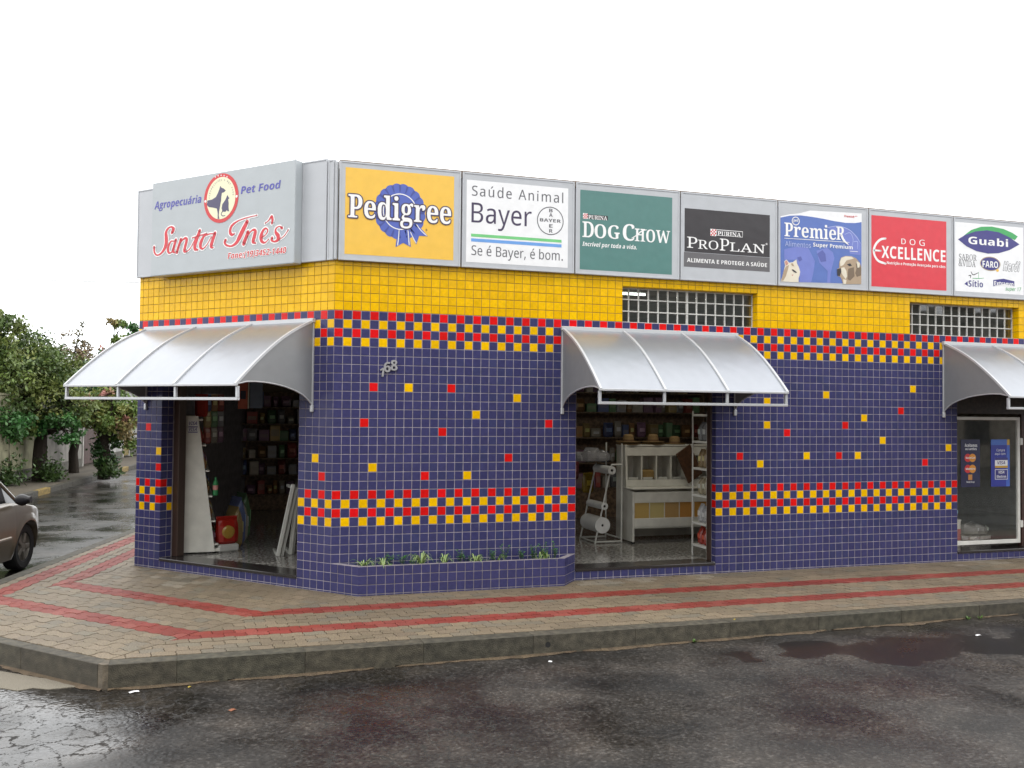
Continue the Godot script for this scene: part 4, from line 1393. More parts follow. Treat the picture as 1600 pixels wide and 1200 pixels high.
# ---------------------------------------------------------------- planter and its plants
func build_planter() -> void:
	var t := thing("planter_box", "low blue tiled planter built against the front wall", "planter")
	var g := Color(0.33, 0.3, 0.33)
	var dt := Transform3D(Basis(Vector3.UP, DIAG), Vector3.ZERO)
	var mb := MB.new()
	mb.col = g
	xz_prism(mb, PackedVector2Array([Vector2(0.262, 0.296), Vector2(2.648, 0.296), Vector2(2.6, 0.235), Vector2(0.31, 0.235)]), -0.2, 0.318)
	var f := put(t, "front_side", mb, M.grout)
	mb = MB.new()
	mb.col = g
	xz_prism(mb, PackedVector2Array([Vector2(0.004, -0.003), Vector2(0.26, 0.294), Vector2(0.31, 0.233), Vector2(0.1, 0.0)]), -0.2, 0.3175)
	var l := put(t, "slanted_side", mb, M.grout)
	mb = MB.new()
	mb.col = g
	xz_prism(mb, PackedVector2Array([Vector2(2.649, 0.294), Vector2(2.892, 0.002), Vector2(2.81, 0.002), Vector2(2.602, 0.233)]), -0.2, 0.317)
	var r := put(t, "return_side", mb, M.grout)
	mb = MB.new()
	mb.col = Color(0.035, 0.026, 0.018)
	xz_prism(mb, PackedVector2Array([Vector2(0.06, 0.002), Vector2(0.3, 0.24), Vector2(2.61, 0.24), Vector2(2.82, 0.002)]), -0.2, 0.272)
	put(t, "soil", mb, M.soil)
	var list := []
	var was := tiles
	tiles = list
	var blue := func(_c, _r): return "blue_tile"
	lay(f, Transform3D(Basis(), Vector3(0.255, 0, 0.3)), 0.0, 2.4, 0.0, 0.322, [], blue)
	lay(l, dt, 0.0, 0.4, 0.0, 0.322, [], blue)
	var dx := Vector3(0.64, 0, -0.768)
	lay(r, Transform3D(Basis(dx, Vector3.UP, Vector3(0.768, 0, 0.64)), Vector3(2.652, 0, 0.3)), 0.0, 0.38, 0.0, 0.322, [], blue)
	tiles = was
	commit_tiles(t, list)
	for px in [[565, 1.0], [594, 0.7], [651, 1.35], [687, 0.85], [737, 1.0], [772, 0.5], [838, 0.6], [850, 0.75]]:
		spider_plant((px[0] - 557.0) / 323.0 * 2.4 + 0.28, px[1])
	for px in [[606, 0.8], [624, 0.8], [709, 1.0], [764, 0.9], [783, 1.1], [811, 0.9], [830, 1.0], [849, 1.25], [868, 1.15], [640, 0.5], [725, 0.55]]:
		leafy_plant((px[0] - 557.0) / 323.0 * 2.4 + 0.28, px[1])

func spider_plant(x: float, k: float) -> void:
	var t := thing("spider_plant", "spider plant with arching pale striped leaves in the planter", "plant", Vector3(x, 0.272, rng.randf_range(0.12, 0.2)), rng.randf() * TAU, "spider plants in the planter")
	for i in int(16 * k) + 6:
		var mb := MB.new()
		var a := rng.randf() * TAU
		var len_ := rng.randf_range(0.1, 0.2) * (0.6 + 0.4 * k)
		var d := Vector3(cos(a), 0, sin(a))
		var sd := Vector3(-sin(a), 0, cos(a))
		var rise := rng.randf_range(0.045, 0.12) * (0.6 + 0.4 * k)
		var prev := []
		for e in 8:
			var f := e / 7.0
			var p := d * len_ * f * (1.0 - 0.15 * f) + Vector3.UP * (rise * sin(PI * 0.72 * f) * 1.3 - 0.03 * f * f)
			var w := 0.0075 * (1.0 - pow(f, 2.2)) + 0.0008
			var q := [p + sd * w, p + sd * w * 0.35 - Vector3.UP * 0.0012, p - sd * w * 0.35 - Vector3.UP * 0.0012, p - sd * w]
			if prev.size():
				for s in 3:
					mb.col = Color(0.48, 0.52, 0.26) if s == 1 else Color(0.1, 0.22, 0.035)
					mb.quad(prev[s], prev[s + 1], q[s + 1], q[s])
			prev = q
		put(t, "leaf", mb, M.leaf)

func leafy_plant(x: float, k: float) -> void:
	var t := thing("leafy_plant", "small dark green leafy bedding plant in the planter", "plant", Vector3(x, 0.272, rng.randf_range(0.08, 0.18)), rng.randf() * TAU, "leafy plants in the planter")
	var stem := MB.new()
	stem.col = Color(0.06, 0.1, 0.025)
	var fol := MB.new()
	for s in int(3 * k) + 2:
		var a := rng.randf() * TAU
		var top := Vector3(cos(a) * 0.045, rng.randf_range(0.11, 0.19) * k, sin(a) * 0.045)
		stem.tube([Vector3(cos(a) * 0.006, -0.01, sin(a) * 0.006), top * 0.55 + Vector3(0, 0.01, 0), top], [0.0025, 0.0015], 5)
		for i in 11:
			var f := 0.35 + 0.65 * i / 10.0
			var at := top * f
			var b := rng.randf() * TAU
			var d := Vector3(cos(b), rng.randf_range(0.1, 0.7), sin(b)).normalized()
			var sd := d.cross(Vector3.UP).normalized()
			var l := rng.randf_range(0.026, 0.046)
			fol.col = vary(Color(0.055, 0.17, 0.035), 0.35)
			fol.quad(at, at + d * l * 0.5 + sd * l * 0.32, at + d * l + Vector3.DOWN * 0.005, at + d * l * 0.5 - sd * l * 0.32)
	put(t, "stem", stem, M.matte)
	put(t, "foliage", fol, M.leaf)


# ---------------------------------------------------------------- inside the shop
func pouch(mb: MB, at: Vector3, w: float, h: float, d: float, turn := 0.0) -> void:
	# a filled bag: pinched top and bottom
	var was := mb.tf
	mb.tf = was * Transform3D(Basis(Vector3.UP, turn), at)
	var rows := [[0.0, 0.75, 0.6], [0.1, 0.95, 0.95], [0.35, 1.0, 1.0], [0.65, 0.98, 0.9], [0.85, 0.95, 0.5], [0.95, 0.94, 0.12], [1.0, 0.97, 0.06]]
	for i in rows.size() - 1:
		var a: Array = rows[i]
		var b: Array = rows[i + 1]
		var p := []
		var q := []
		for k in 10:
			var t := TAU * k / 10
			var cx := signf(cos(t)) * pow(absf(cos(t)), 0.55)
			var sz := signf(sin(t)) * pow(absf(sin(t)), 0.7)
			p.append(Vector3(cx * w * 0.5 * a[1], a[0] * h, sz * d * 0.5 * a[2]))
			q.append(Vector3(cx * w * 0.5 * b[1], b[0] * h, sz * d * 0.5 * b[2]))
		for k in 10:
			var k2 := (k + 1) % 10
			mb.quad(p[k2], p[k], q[k], q[k2])
	mb.tf = was

const GOODS := [Color(0.42, 0.1, 0.08), Color(0.46, 0.34, 0.14), Color(0.14, 0.18, 0.36), Color(0.48, 0.44, 0.37), Color(0.16, 0.3, 0.15), Color(0.45, 0.25, 0.11), Color(0.28, 0.16, 0.24), Color(0.38, 0.38, 0.4)]

func bag(label: String, at: Vector3, w: float, h: float, d: float, turn: float, col: Color, group := "") -> void:
	var t := thing("goods_bag", label, "bag", at, turn, group)
	var mb := MB.new()
	mb.col = col
	pouch(mb, Vector3.ZERO, w, h, d)
	put(t, "pack", mb, M.film)
	var lb := MB.new()
	lb.col = Color(minf(col.r * 1.7 + 0.01, 0.6), minf(col.g * 1.9 + 0.01, 0.6), minf(col.b * 1.7 + 0.01, 0.6))
	lb.cbox(Vector3(-w * 0.27, h * 0.36, d * 0.46), Vector3(w * 0.27, h * 0.62, d * 0.515), 0.002)
	put(t, "label_patch", lb, M.print)

func carton(label: String, at: Vector3, w: float, h: float, col: Color, group: String) -> void:
	var t := thing("goods_carton", label, "carton", at, rng.randf_range(-0.12, 0.12), group)
	bar(t, "box", Vector3(-w * 0.5, 0, -0.09), Vector3(w * 0.5, h, 0.09), col, M.print, 0.004)
	bar(t, "label_patch", Vector3(-w * 0.4, h * 0.3, 0.0905), Vector3(w * 0.4, h * rng.randf_range(0.5, 0.8), 0.092), col.lerp(Color(0.4, 0.36, 0.28), rng.randf_range(0.15, 0.6)), M.print, 0.0005)

func build_corner_inside() -> void:
	# white tapered shelving just inside the corner door
	var t := thing("display_shelf", "tall white tapered display shelf just inside the corner door", "shelf", Vector3(-1.6, 0.14, -2.34))
	var cream := Color(0.72, 0.71, 0.64)
	for z in [0.0, -1.3]:
		var mb := MB.new()
		mb.col = cream
		mb.prism(PackedVector2Array([Vector2(0, 0.02), Vector2(0.435, 0.02), Vector2(0.2, 1.77), Vector2(0.01, 1.77)]), z - 0.02, z)
		put(t, "end_panel", mb, M.white)
	for x in [0.07, 0.36]:
		bar(t, "foot", Vector3(x - 0.03, 0.0, -0.03), Vector3(x + 0.03, 0.0195, -0.002), Color(0.02, 0.02, 0.02), M.rubber, 0.004)
	bar(t, "back_board", Vector3(0.0, 0.03, -1.299), Vector3(0.02, 1.76, -0.0205), cream, M.white, 0.003)
	var ys := [0.1, 0.4, 0.72, 1.05, 1.38, 1.71]
	for i in 6:
		var reach: float = 0.435 - 0.235 * ys[i] / 1.75 + 0.055
		bar(t, "shelf_board", Vector3(0.021, ys[i], -1.299), Vector3(reach, ys[i] + 0.022, -0.0205), cream, M.white, 0.003)
	bar(t, "plinth_step", Vector3(0.38, 0.02, -0.3), Vector3(0.5, 0.06, -0.021), cream, M.white, 0.004)
	# printed card on the end panel
	var card := thing("price_card", "small blue and white payment card stuck on the white shelf end", "card", Vector3(-1.52, 1.71, -2.337))
	var s := Sign.new()
	s.node = card
	print_shape(s, Color(0.66, 0.66, 0.64), [-0.01, -0.02, 0.125, -0.02, 0.125, 0.15, -0.01, 0.15], 1)
	print_shape(s, BLUE_DARK, [0.0, 0.055, 0.115, 0.055, 0.115, 0.068, 0.0, 0.068], 2)
	print_shape(s, BLUE_DARK, [0.0, -0.012, 0.115, -0.012, 0.115, 0.0, 0.0, 0.0], 2)
	write(s, "VISA", "sans_bold", BLUE_DARK, 0.005, 0.085, 0.045, 0.105, 2, 0.2)
	write(s, "VISA", "sans_bold", BLUE_DARK, 0.005, 0.01, 0.04, 0.105, 2, 0.2)
	close_sign(s)
	# goods on its shelves
	for i in 5:
		var reach: float = 0.435 - 0.235 * ys[i] / 1.75 + 0.05
		for k in 7:
			if i == 1 and k == 0: continue
			var h := rng.randf_range(0.18, 0.25)
			bag("filled pet goods bag on the white tapered display shelf", Vector3(-1.6 + reach - 0.09, 0.14 + ys[i] + 0.022, -2.46 - k * 0.17), 0.14, h, 0.11, PI / 2 + rng.randf_range(-0.2, 0.2), vary(GOODS[rng.randi() % 8], 0.3), "bags on the tapered shelf")
	# green bottle
	var bt := thing("green_bottle", "green bottle with a pink label on the tapered shelf edge", "bottle", Vector3(-1.17, 0.902 - 0.02, -2.41))
	var mb := MB.new()
	mb.col = Color(0.03, 0.2, 0.07)
	mb.lathe([Vector2(0, 0), Vector2(0.034, 0.0), Vector2(0.036, 0.01), Vector2(0.036, 0.15), Vector2(0.02, 0.19), Vector2(0.014, 0.2), Vector2(0.014, 0.235), Vector2(0, 0.236)], 16)
	put(bt, "body", mb, M.plastic)
	mb = MB.new()
	mb.col = Color(0.5, 0.22, 0.2)
	mb.lathe([Vector2(0.0365, 0.07), Vector2(0.0368, 0.13)], 16)
	put(bt, "wrapper", mb, M.print)
	# the big red and yellow sack at its foot
	var sk := thing("red_sack", "red sack with a yellow round print at the foot of the tapered shelf", "sack", Vector3(-1.02, 0.14, -2.5), 0.35)
	mb = MB.new()
	mb.col = Color(0.42, 0.02, 0.015)
	pouch(mb, Vector3(0, 0.1, 0), 0.3, 0.36, 0.2)
	put(sk, "pack", mb, M.film)
	mb = MB.new()
	mb.col = Color(0.5, 0.3, 0.05)
	mb.tf = Transform3D(Basis(Vector3.RIGHT, PI / 2), Vector3(-0.01, 0.26, 0.094))
	mb.lathe([Vector2(0, 0.014), Vector2(0.06, 0.01), Vector2(0.085, 0.0), Vector2(0.086, -0.01)], 18)
	put(sk, "round_print", mb, M.film)
	mb = MB.new()
	mb.col = Color(0.5, 0.5, 0.47)
	mb.cbox(Vector3(-0.14, 0.0, -0.1), Vector3(0.14, 0.1, 0.1), 0.02)
	put(sk, "stand", mb, M.white)
	for k in 4:
		bag("large feed sack standing behind the tapered shelf", Vector3(-0.92 + 0.05 * k, 0.14, -2.9 - 0.32 * k), 0.34, 0.55 + 0.1 * (k % 2), 0.2, PI / 2 + 0.4, vary(GOODS[k + 1], 0.2), "feed sacks behind the tapered shelf")
	# hanging packs over the shelf
	for k in 9:
		bag("packed pet toy hanging in the corner doorway", Vector3(-1.28 + 0.09 * (k % 3), 1.55 + 0.22 * (k / 3) - 0.02, -3.0 - 0.25 * (k % 3)), 0.12, 0.24, 0.05, 0.6, vary(GOODS[(k * 3) % 8], 0.2), "packs hanging in the corner doorway")
	var rb := thing("red_lantern_bag", "red cloth bag hanging high in the corner doorway", "bag", Vector3(-1.36, 1.9, -2.75))
	mb = MB.new()
	mb.col = Color(0.4, 0.03, 0.015)
	pouch(mb, Vector3.ZERO, 0.17, 0.3, 0.14)
	put(rb, "pouch", mb, M.matte)
	mb = MB.new()
	mb.col = Color(0.1, 0.02, 0.02)
	mb.tube([Vector3(0, 0.29, 0), Vector3(0, 1.6, 0)], [0.003], 5)
	put(rb, "cord", mb, M.matte)
	# hanging boards seen under the canopy
	var hb := thing("hanging_board", "orange red board with dark marks hanging in the corner doorway", "board", Vector3(-0.9, 1.99, -2.6))
	bar(hb, "board", Vector3(0, 0.02, -0.01), Vector3(0.125, 0.62, 0.01), Color(0.36, 0.09, 0.05), M.matte)
	bar(hb, "edge_strip", Vector3(0.126, 0.02, -0.012), Vector3(0.142, 0.62, 0.012), Color(0.5, 0.5, 0.42), M.white)
	bar(hb, "mark", Vector3(0.03, 0.15, 0.0105), Vector3(0.1, 0.26, 0.014), Color(0.03, 0.03, 0.05), M.matte)
	bar(hb, "hanger", Vector3(0.06, 0.6201, -0.004), Vector3(0.07, 1.81, 0.004), Color(0.2, 0.2, 0.2), M.alu)
	var gb := thing("grey_board", "blue grey sheet hanging beside the orange red board", "board", Vector3(-0.75, 2.0, -2.62))
	bar(gb, "sheet", Vector3(0, 0.02, -0.01), Vector3(0.17, 0.6, 0.01), Color(0.12, 0.15, 0.2), M.matte)
	bar(gb, "hanger", Vector3(0.08, 0.6001, -0.004), Vector3(0.09, 1.8, 0.004), Color(0.2, 0.2, 0.2), M.alu)
	# white frames leaning by the right jamb
	for k in [[-0.43, -1.93, 0.115, 0.93, 0.05], [-0.27, -2.0, 0.06, 0.8, 0.045]]:
		var f := thing("leaning_frame", ["thick white frame leaning beside the corner door jamb", "thin white frame leaning nearest the corner door jamb"][0 if k[0] < -0.4 else 1], "frame", Vector3(k[0], 0.14, k[1]), 0.0)
		f.rotation = Vector3(-0.04, 0, -0.2 if k[0] < -0.4 else -0.1)
		bar(f, "stile", Vector3(0, 0.0, -0.02), Vector3(0.05, k[3], 0.02), Color(0.6, 0.6, 0.55), M.white, 0.006)
		bar(f, "stile", Vector3(0.056, 0.004, -0.05), Vector3(0.1 if k[0] < -0.4 else 0.075, k[3] - 0.03, -0.01), Color(0.5, 0.5, 0.46), M.white, 0.006)
		bar(f, "rail", Vector3(0.001, 0.003, -0.62), Vector3(0.04, 0.04, -0.0505), Color(0.5, 0.5, 0.46), M.white, 0.004)
		bar(f, "rail", Vector3(0.001, k[3] - 0.06, -0.62), Vector3(0.04, k[3] - 0.02, -0.0505), Color(0.5, 0.5, 0.46), M.white, 0.004)
	# long brown shelf wall at the back with rows of packs
	wall_shelf("brown wooden wall shelf of packs at the back of the corner entrance", "small pack on the back shelf seen through the corner entrance", Vector3(-0.75, 0.14, -7.6), 2.7, [0.26, 0.62, 0.93, 1.25, 1.57, 1.88], 0.35)

func wall_shelf(label: String, packs: String, at: Vector3, wide: float, ys: Array, deep: float) -> void:
	var t := thing("wall_shelf", label, "shelf", at)
	var br := Color(0.32, 0.21, 0.13)
	bar(t, "back_board", Vector3(0, 0.0, -deep - 0.02), Vector3(wide, ys[-1] + 0.3, -deep), br, M.wood)
	bar(t, "kick_board", Vector3(0.02, 0.0, -0.06), Vector3(wide - 0.02, ys[0] - 0.001, -0.04), br, M.wood)
	for x in [0.0, wide - 0.025]:
		bar(t, "side_board", Vector3(x, 0.0, -deep + 0.001), Vector3(x + 0.025, ys[-1] + 0.299, 0.0), br, M.wood)
	for y in ys:
		bar(t, "shelf_board", Vector3(0.026, y, -deep + 0.001), Vector3(wide - 0.026, y + 0.022, -0.002), Color(0.34, 0.24, 0.16), M.wood)
		var x := 0.1
		while x < wide - 0.1:
			var w := rng.randf_range(0.08, 0.2)
			if rng.randf() < 0.45: carton(packs, at + Vector3(x + w * 0.5, y + 0.022, -0.23), w, rng.randf_range(0.14, 0.29), vary(GOODS[rng.randi() % 8], 0.4), packs.replace("small pack", "small packs"))
			else: bag(packs, at + Vector3(x + w * 0.5, y + 0.022, -0.22), w, rng.randf_range(0.15, 0.29), 0.1, rng.randf_range(-0.2, 0.2), vary(GOODS[rng.randi() % 8], 0.4), packs.replace("small pack", "small packs"))
			x += w + rng.randf_range(0.004, 0.05)

func build_front_inside() -> void:
	var white := Color(0.7, 0.69, 0.62)
	# seed cabinet with bins
	var t := thing("seed_cabinet", "white seed cabinet with a row of tan bins and tall compartments", "cabinet", Vector3(4.5, 0.14, -1.77))
	var W := 1.5
	for x in [0.0, W - 0.03]:
		var mb := MB.new()
		mb.col = white
		# side board: deep below, shallow above
		mb.tf = Transform3D(Basis(Vector3(0, 0, 1), Vector3(0, 1, 0), Vector3(-1, 0, 0)), Vector3(x + 0.03, 0, 0))
		mb.prism(PackedVector2Array([Vector2(-0.56, 0.03), Vector2(0, 0.03), Vector2(0, 0.74), Vector2(-0.22, 0.77), Vector2(-0.26, 1.38), Vector2(-0.56, 1.38)]), 0.0, 0.03)
		put(t, "side_board", mb, M.white)
	bar(t, "front_rail", Vector3(0.031, 0.235, -0.02), Vector3(W - 0.031, 0.36, -0.001), white, M.white)
	bar(t, "front_rail", Vector3(0.031, 0.58, -0.02), Vector3(W - 0.031, 0.735, -0.001), white, M.white)
	bar(t, "counter", Vector3(-0.01, 0.7705, -0.3), Vector3(W + 0.01, 0.79, 0.01), white, M.white)
	bar(t, "bottom_board", Vector3(0.031, 0.215, -0.55), Vector3(W - 0.031, 0.234, -0.005), white, M.white)
	bar(t, "back_board", Vector3(0.031, 0.03, -0.56), Vector3(W - 0.031, 1.375, -0.545), white, M.white)
	var tan_ := [Color(0.5, 0.34, 0.11), Color(0.52, 0.42, 0.18), Color(0.45, 0.28, 0.11), Color(0.5, 0.24, 0.06), Color(0.52, 0.27, 0.06), Color(0.45, 0.3, 0.12)]
	for i in 6:
		var x0 := 0.034 + i * (W - 0.068) / 6.0
		var x1 := 0.034 + (i + 1) * (W - 0.068) / 6.0
		bar(t, "bin_window", Vector3(x0 + 0.006, 0.3605, -0.03), Vector3(x1 - 0.006, 0.5795, -0.012), tan_[i], M.plastic, 0.002)
		if i > 0: bar(t, "bin_divider", Vector3(x0 - 0.005, 0.3605, -0.03), Vector3(x0 + 0.005, 0.5795, -0.004), white, M.white, 0.002)
	# upper hutch
	bar(t, "hutch_rail", Vector3(0.031, 1.24, -0.28), Vector3(W - 0.031, 1.375, -0.262), white, M.white)
	bar(t, "hutch_rail", Vector3(0.031, 0.791, -0.27), Vector3(W - 0.031, 0.89, -0.252), white, M.white)
	bar(t, "hutch_top", Vector3(-0.005, 1.3805, -0.57), Vector3(W + 0.005, 1.4, -0.255), white, M.white)
	for i in 6:
		var x0 := 0.034 + i * (W - 0.068) / 6.0
		var x1 := 0.034 + (i + 1) * (W - 0.068) / 6.0
		if i > 0: bar(t, "hutch_divider", Vector3(x0 - 0.01, 0.8905, -0.544), Vector3(x0 + 0.01, 1.2395, -0.265), white, M.white, 0.002)
		bar(t, "compartment_lip", Vector3(x0 + 0.03, 0.8905, -0.3), Vector3(x1 - 0.05, 0.925, -0.29), Color(0.6, 0.6, 0.55), M.white, 0.003)
		if i == 1: bar(t, "seed_heap", Vector3(x0 + 0.012, 0.8905, -0.54), Vector3(x1 - 0.012, 1.03, -0.305), Color(0.4, 0.26, 0.09), M.sand, 0.02)
	for x in [0.02, W - 0.03]:
		bar(t, "foot", Vector3(x - 0.015, 0.0, -0.06), Vector3(x + 0.025, 0.0295, -0.01), Color(0.02, 0.02, 0.02), M.rubber)
	# straw hats on the cabinet
	for k in [[4.62, 1.0, 0], [5.02, 0.92, 0], [5.38, 0.85, 0], [4.62, 0.97, 1], [5.02, 0.95, 1]]:
		var y: float = 1.54 + (0.03 if k[2] == 0 and k[0] < 5.2 else 0.0)
		var h := thing("straw_hat", "straw hat resting on top of the white seed cabinet", "hat", Vector3(k[0], y, -2.18), rng.randf(), "straw hats on the cabinet")
		var mb := MB.new()
		mb.col = vary(Color(0.34, 0.22, 0.09), 0.15)
		if k[2] == 0:
			mb.lathe([Vector2(0.0, 0.125), Vector2(0.05, 0.122), Vector2(0.075, 0.105), Vector2(0.086, 0.02)], 22)
			put(h, "crown", mb, M.sand)
			mb = MB.new()
			mb.col = Color(0.13, 0.07, 0.03)
			mb.lathe([Vector2(0.0875, 0.02), Vector2(0.085, 0.045)], 22)
			put(h, "band", mb, M.matte)
			mb = MB.new()
			mb.col = vary(Color(0.34, 0.22, 0.09), 0.15)
		mb.lathe([Vector2(0.07, 0.024), Vector2(0.12, 0.012), Vector2(0.175 * k[1], 0.0), Vector2(0.19 * k[1], 0.018), Vector2(0.176 * k[1], 0.005), Vector2(0.07, 0.026)], 26)
		put(h, "brim", mb, M.sand)
	# leaning brown board at the cabinet's right
	var lb := thing("brown_board", "brown board leaning over the right end of the seed cabinet", "board", Vector3(5.5, 0.97, -1.98))
	lb.rotation = Vector3(0, 0.2, 0.5)
	bar(lb, "board", Vector3(0, 0, 0), Vector3(0.3, 0.5, 0.02), Color(0.14, 0.06, 0.025), M.wood)
	# paper roll stand
	var st := thing("roll_stand", "white metal stand holding wrapping paper rolls", "stand", Vector3(4.05, 0.14, -1.95))
	var tubes := [["leg", [Vector3(-0.05, 0, 0), Vector3(0.2, 1.12, 0)]], ["leg", [Vector3(0.36, 0, 0), Vector3(0.36, 1.42, 0)]], ["leg", [Vector3(-0.05, 0, -0.55), Vector3(0.2, 1.12, -0.55)]], ["leg", [Vector3(0.36, 0, -0.55), Vector3(0.36, 1.42, -0.55)]],
		["crossbar", [Vector3(-0.045, 0.02, 0), Vector3(0.36, 0.02, 0)]], ["crossbar", [Vector3(0.2, 1.12, 0), Vector3(0.36, 1.12, 0)]], ["crossbar", [Vector3(-0.045, 0.02, -0.55), Vector3(0.36, 0.02, -0.55)]], ["crossbar", [Vector3(-0.045, 0.02, 0), Vector3(-0.045, 0.02, -0.55)]], ["crossbar", [Vector3(0.36, 0.06, 0), Vector3(0.36, 0.06, -0.55)]]]
	for k in tubes:
		var mb := MB.new()
		mb.col = Color(0.62, 0.62, 0.58)
		mb.tube(k[1], [0.013], 8)
		put(st, k[0], mb, M.white)
	for k in [[4.24, 1.18, 0.06, "thin white paper roll at the top of the roll stand"], [4.13, 0.67, 0.052, "thin white paper roll at the middle of the roll stand"], [4.1, 0.4, 0.115, "thick white paper roll at the bottom of the roll stand"]]:
		var r := thing("paper_roll", k[3], "paper roll", Vector3(k[0], k[1], -1.93), 0, "paper rolls on the stand")
		var mb := MB.new()
		mb.col = Color(0.74, 0.74, 0.72)
		mb.tf = Transform3D(Basis(Vector3.RIGHT, PI / 2), Vector3.ZERO)
		mb.lathe([Vector2(0.02, 0.02), Vector2(k[2], 0.02), Vector2(k[2], -0.54), Vector2(0.02, -0.54)], 24)
		put(r, "roll", mb, M.white)
		mb = MB.new()
		mb.col = Color(0.05, 0.045, 0.04)
		mb.tf = Transform3D(Basis(Vector3.RIGHT, PI / 2), Vector3.ZERO)
		mb.lathe([Vector2(0.0, 0.005), Vector2(0.0195, 0.006), Vector2(0.0195, -0.53)], 14)
		put(r, "core", mb, M.matte)
	var pf := thing("clear_film_roll", "crumpled clear plastic wrap heaped on the roll stand", "plastic wrap", Vector3(4.05, 1.29, -2.25))
	var fm := MB.new()
	fm.col = Color(0.4, 0.4, 0.42)
	for k in 5: pouch(fm, Vector3(-0.1 + 0.08 * k, 0.0, -0.1 + 0.06 * (k % 2)), 0.24, 0.14 + 0.03 * (k % 3), 0.26, k * 1.1)
	put(pf, "wrap", fm, M.film)
	bag("yellow and dark pack hanging behind the roll stand", Vector3(4.2, 0.8, -2.7), 0.2, 0.3, 0.1, 0.3, Color(0.35, 0.24, 0.03), "packs behind the roll stand")
	bag("red and dark pack hanging behind the roll stand", Vector3(3.95, 1.0, -2.7), 0.2, 0.34, 0.1, -0.2, Color(0.2, 0.05, 0.06), "packs behind the roll stand")
	# narrow white rack by the right jamb
	var rk := thing("narrow_rack", "narrow white metal rack of goods beside the front door jamb", "rack", Vector3(4.805, 0.14, -0.22))
	for x in [0.0, 0.3]:
		for z in [0.0, -0.38]:
			bar(rk, "post", Vector3(x, 0, z - 0.018), Vector3(x + 0.018, 1.9, z), Color(0.64, 0.64, 0.6), M.white, 0.003)
	var ys := [0.13, 0.42, 0.78, 1.13, 1.48, 1.83]
	for y in ys:
		bar(rk, "shelf_board", Vector3(0.002, y, -0.397), Vector3(0.316, y + 0.028, -0.0005), Color(0.66, 0.66, 0.62), M.white, 0.003)
	var gl := [["yellow pack", Color(0.5, 0.28, 0.03)], ["red and white pack", Color(0.45, 0.05, 0.03)], ["white jug", Color(0.6, 0.6, 0.6)], ["cream pack", Color(0.5, 0.44, 0.3)], ["tan sack", Color(0.36, 0.26, 0.14)], ["grey pack", Color(0.35, 0.36, 0.38)]]
	for i in 5:
		for k in 3:
			var g = gl[[1, 2, 3, 4, 5][i]] if k > 0 else gl[[0, 0, 3, 4, 5][i]]
			bag(g[0] + " on the " + ["lowest", "second", "third", "fourth", "highest"][i] + " shelf of the narrow rack", Vector3(4.92, 0.14 + ys[i] + 0.028, -0.29 - 0.115 * k), 0.1, rng.randf_range(0.2, 0.28) if i < 4 else 0.25, 0.13, -PI / 2 + rng.randf_range(-0.15, 0.15), vary(g[1], 0.15), "goods on the narrow rack")
	# dark shelves further back
	wall_shelf("brown shelf of bottles deep behind the seed cabinet", "small pack on the brown shelf above the seed cabinet", Vector3(4.9, 0.14, -5.0), 2.6, [0.5, 0.95, 1.4, 1.85, 2.2], 0.35)
	wall_shelf("brown shelf of packs behind the paper roll stand", "small pack on the brown shelf behind the roll stand", Vector3(3.6, 0.14, -5.2), 1.0, [0.3, 0.75, 1.2, 1.65, 2.1], 0.35)

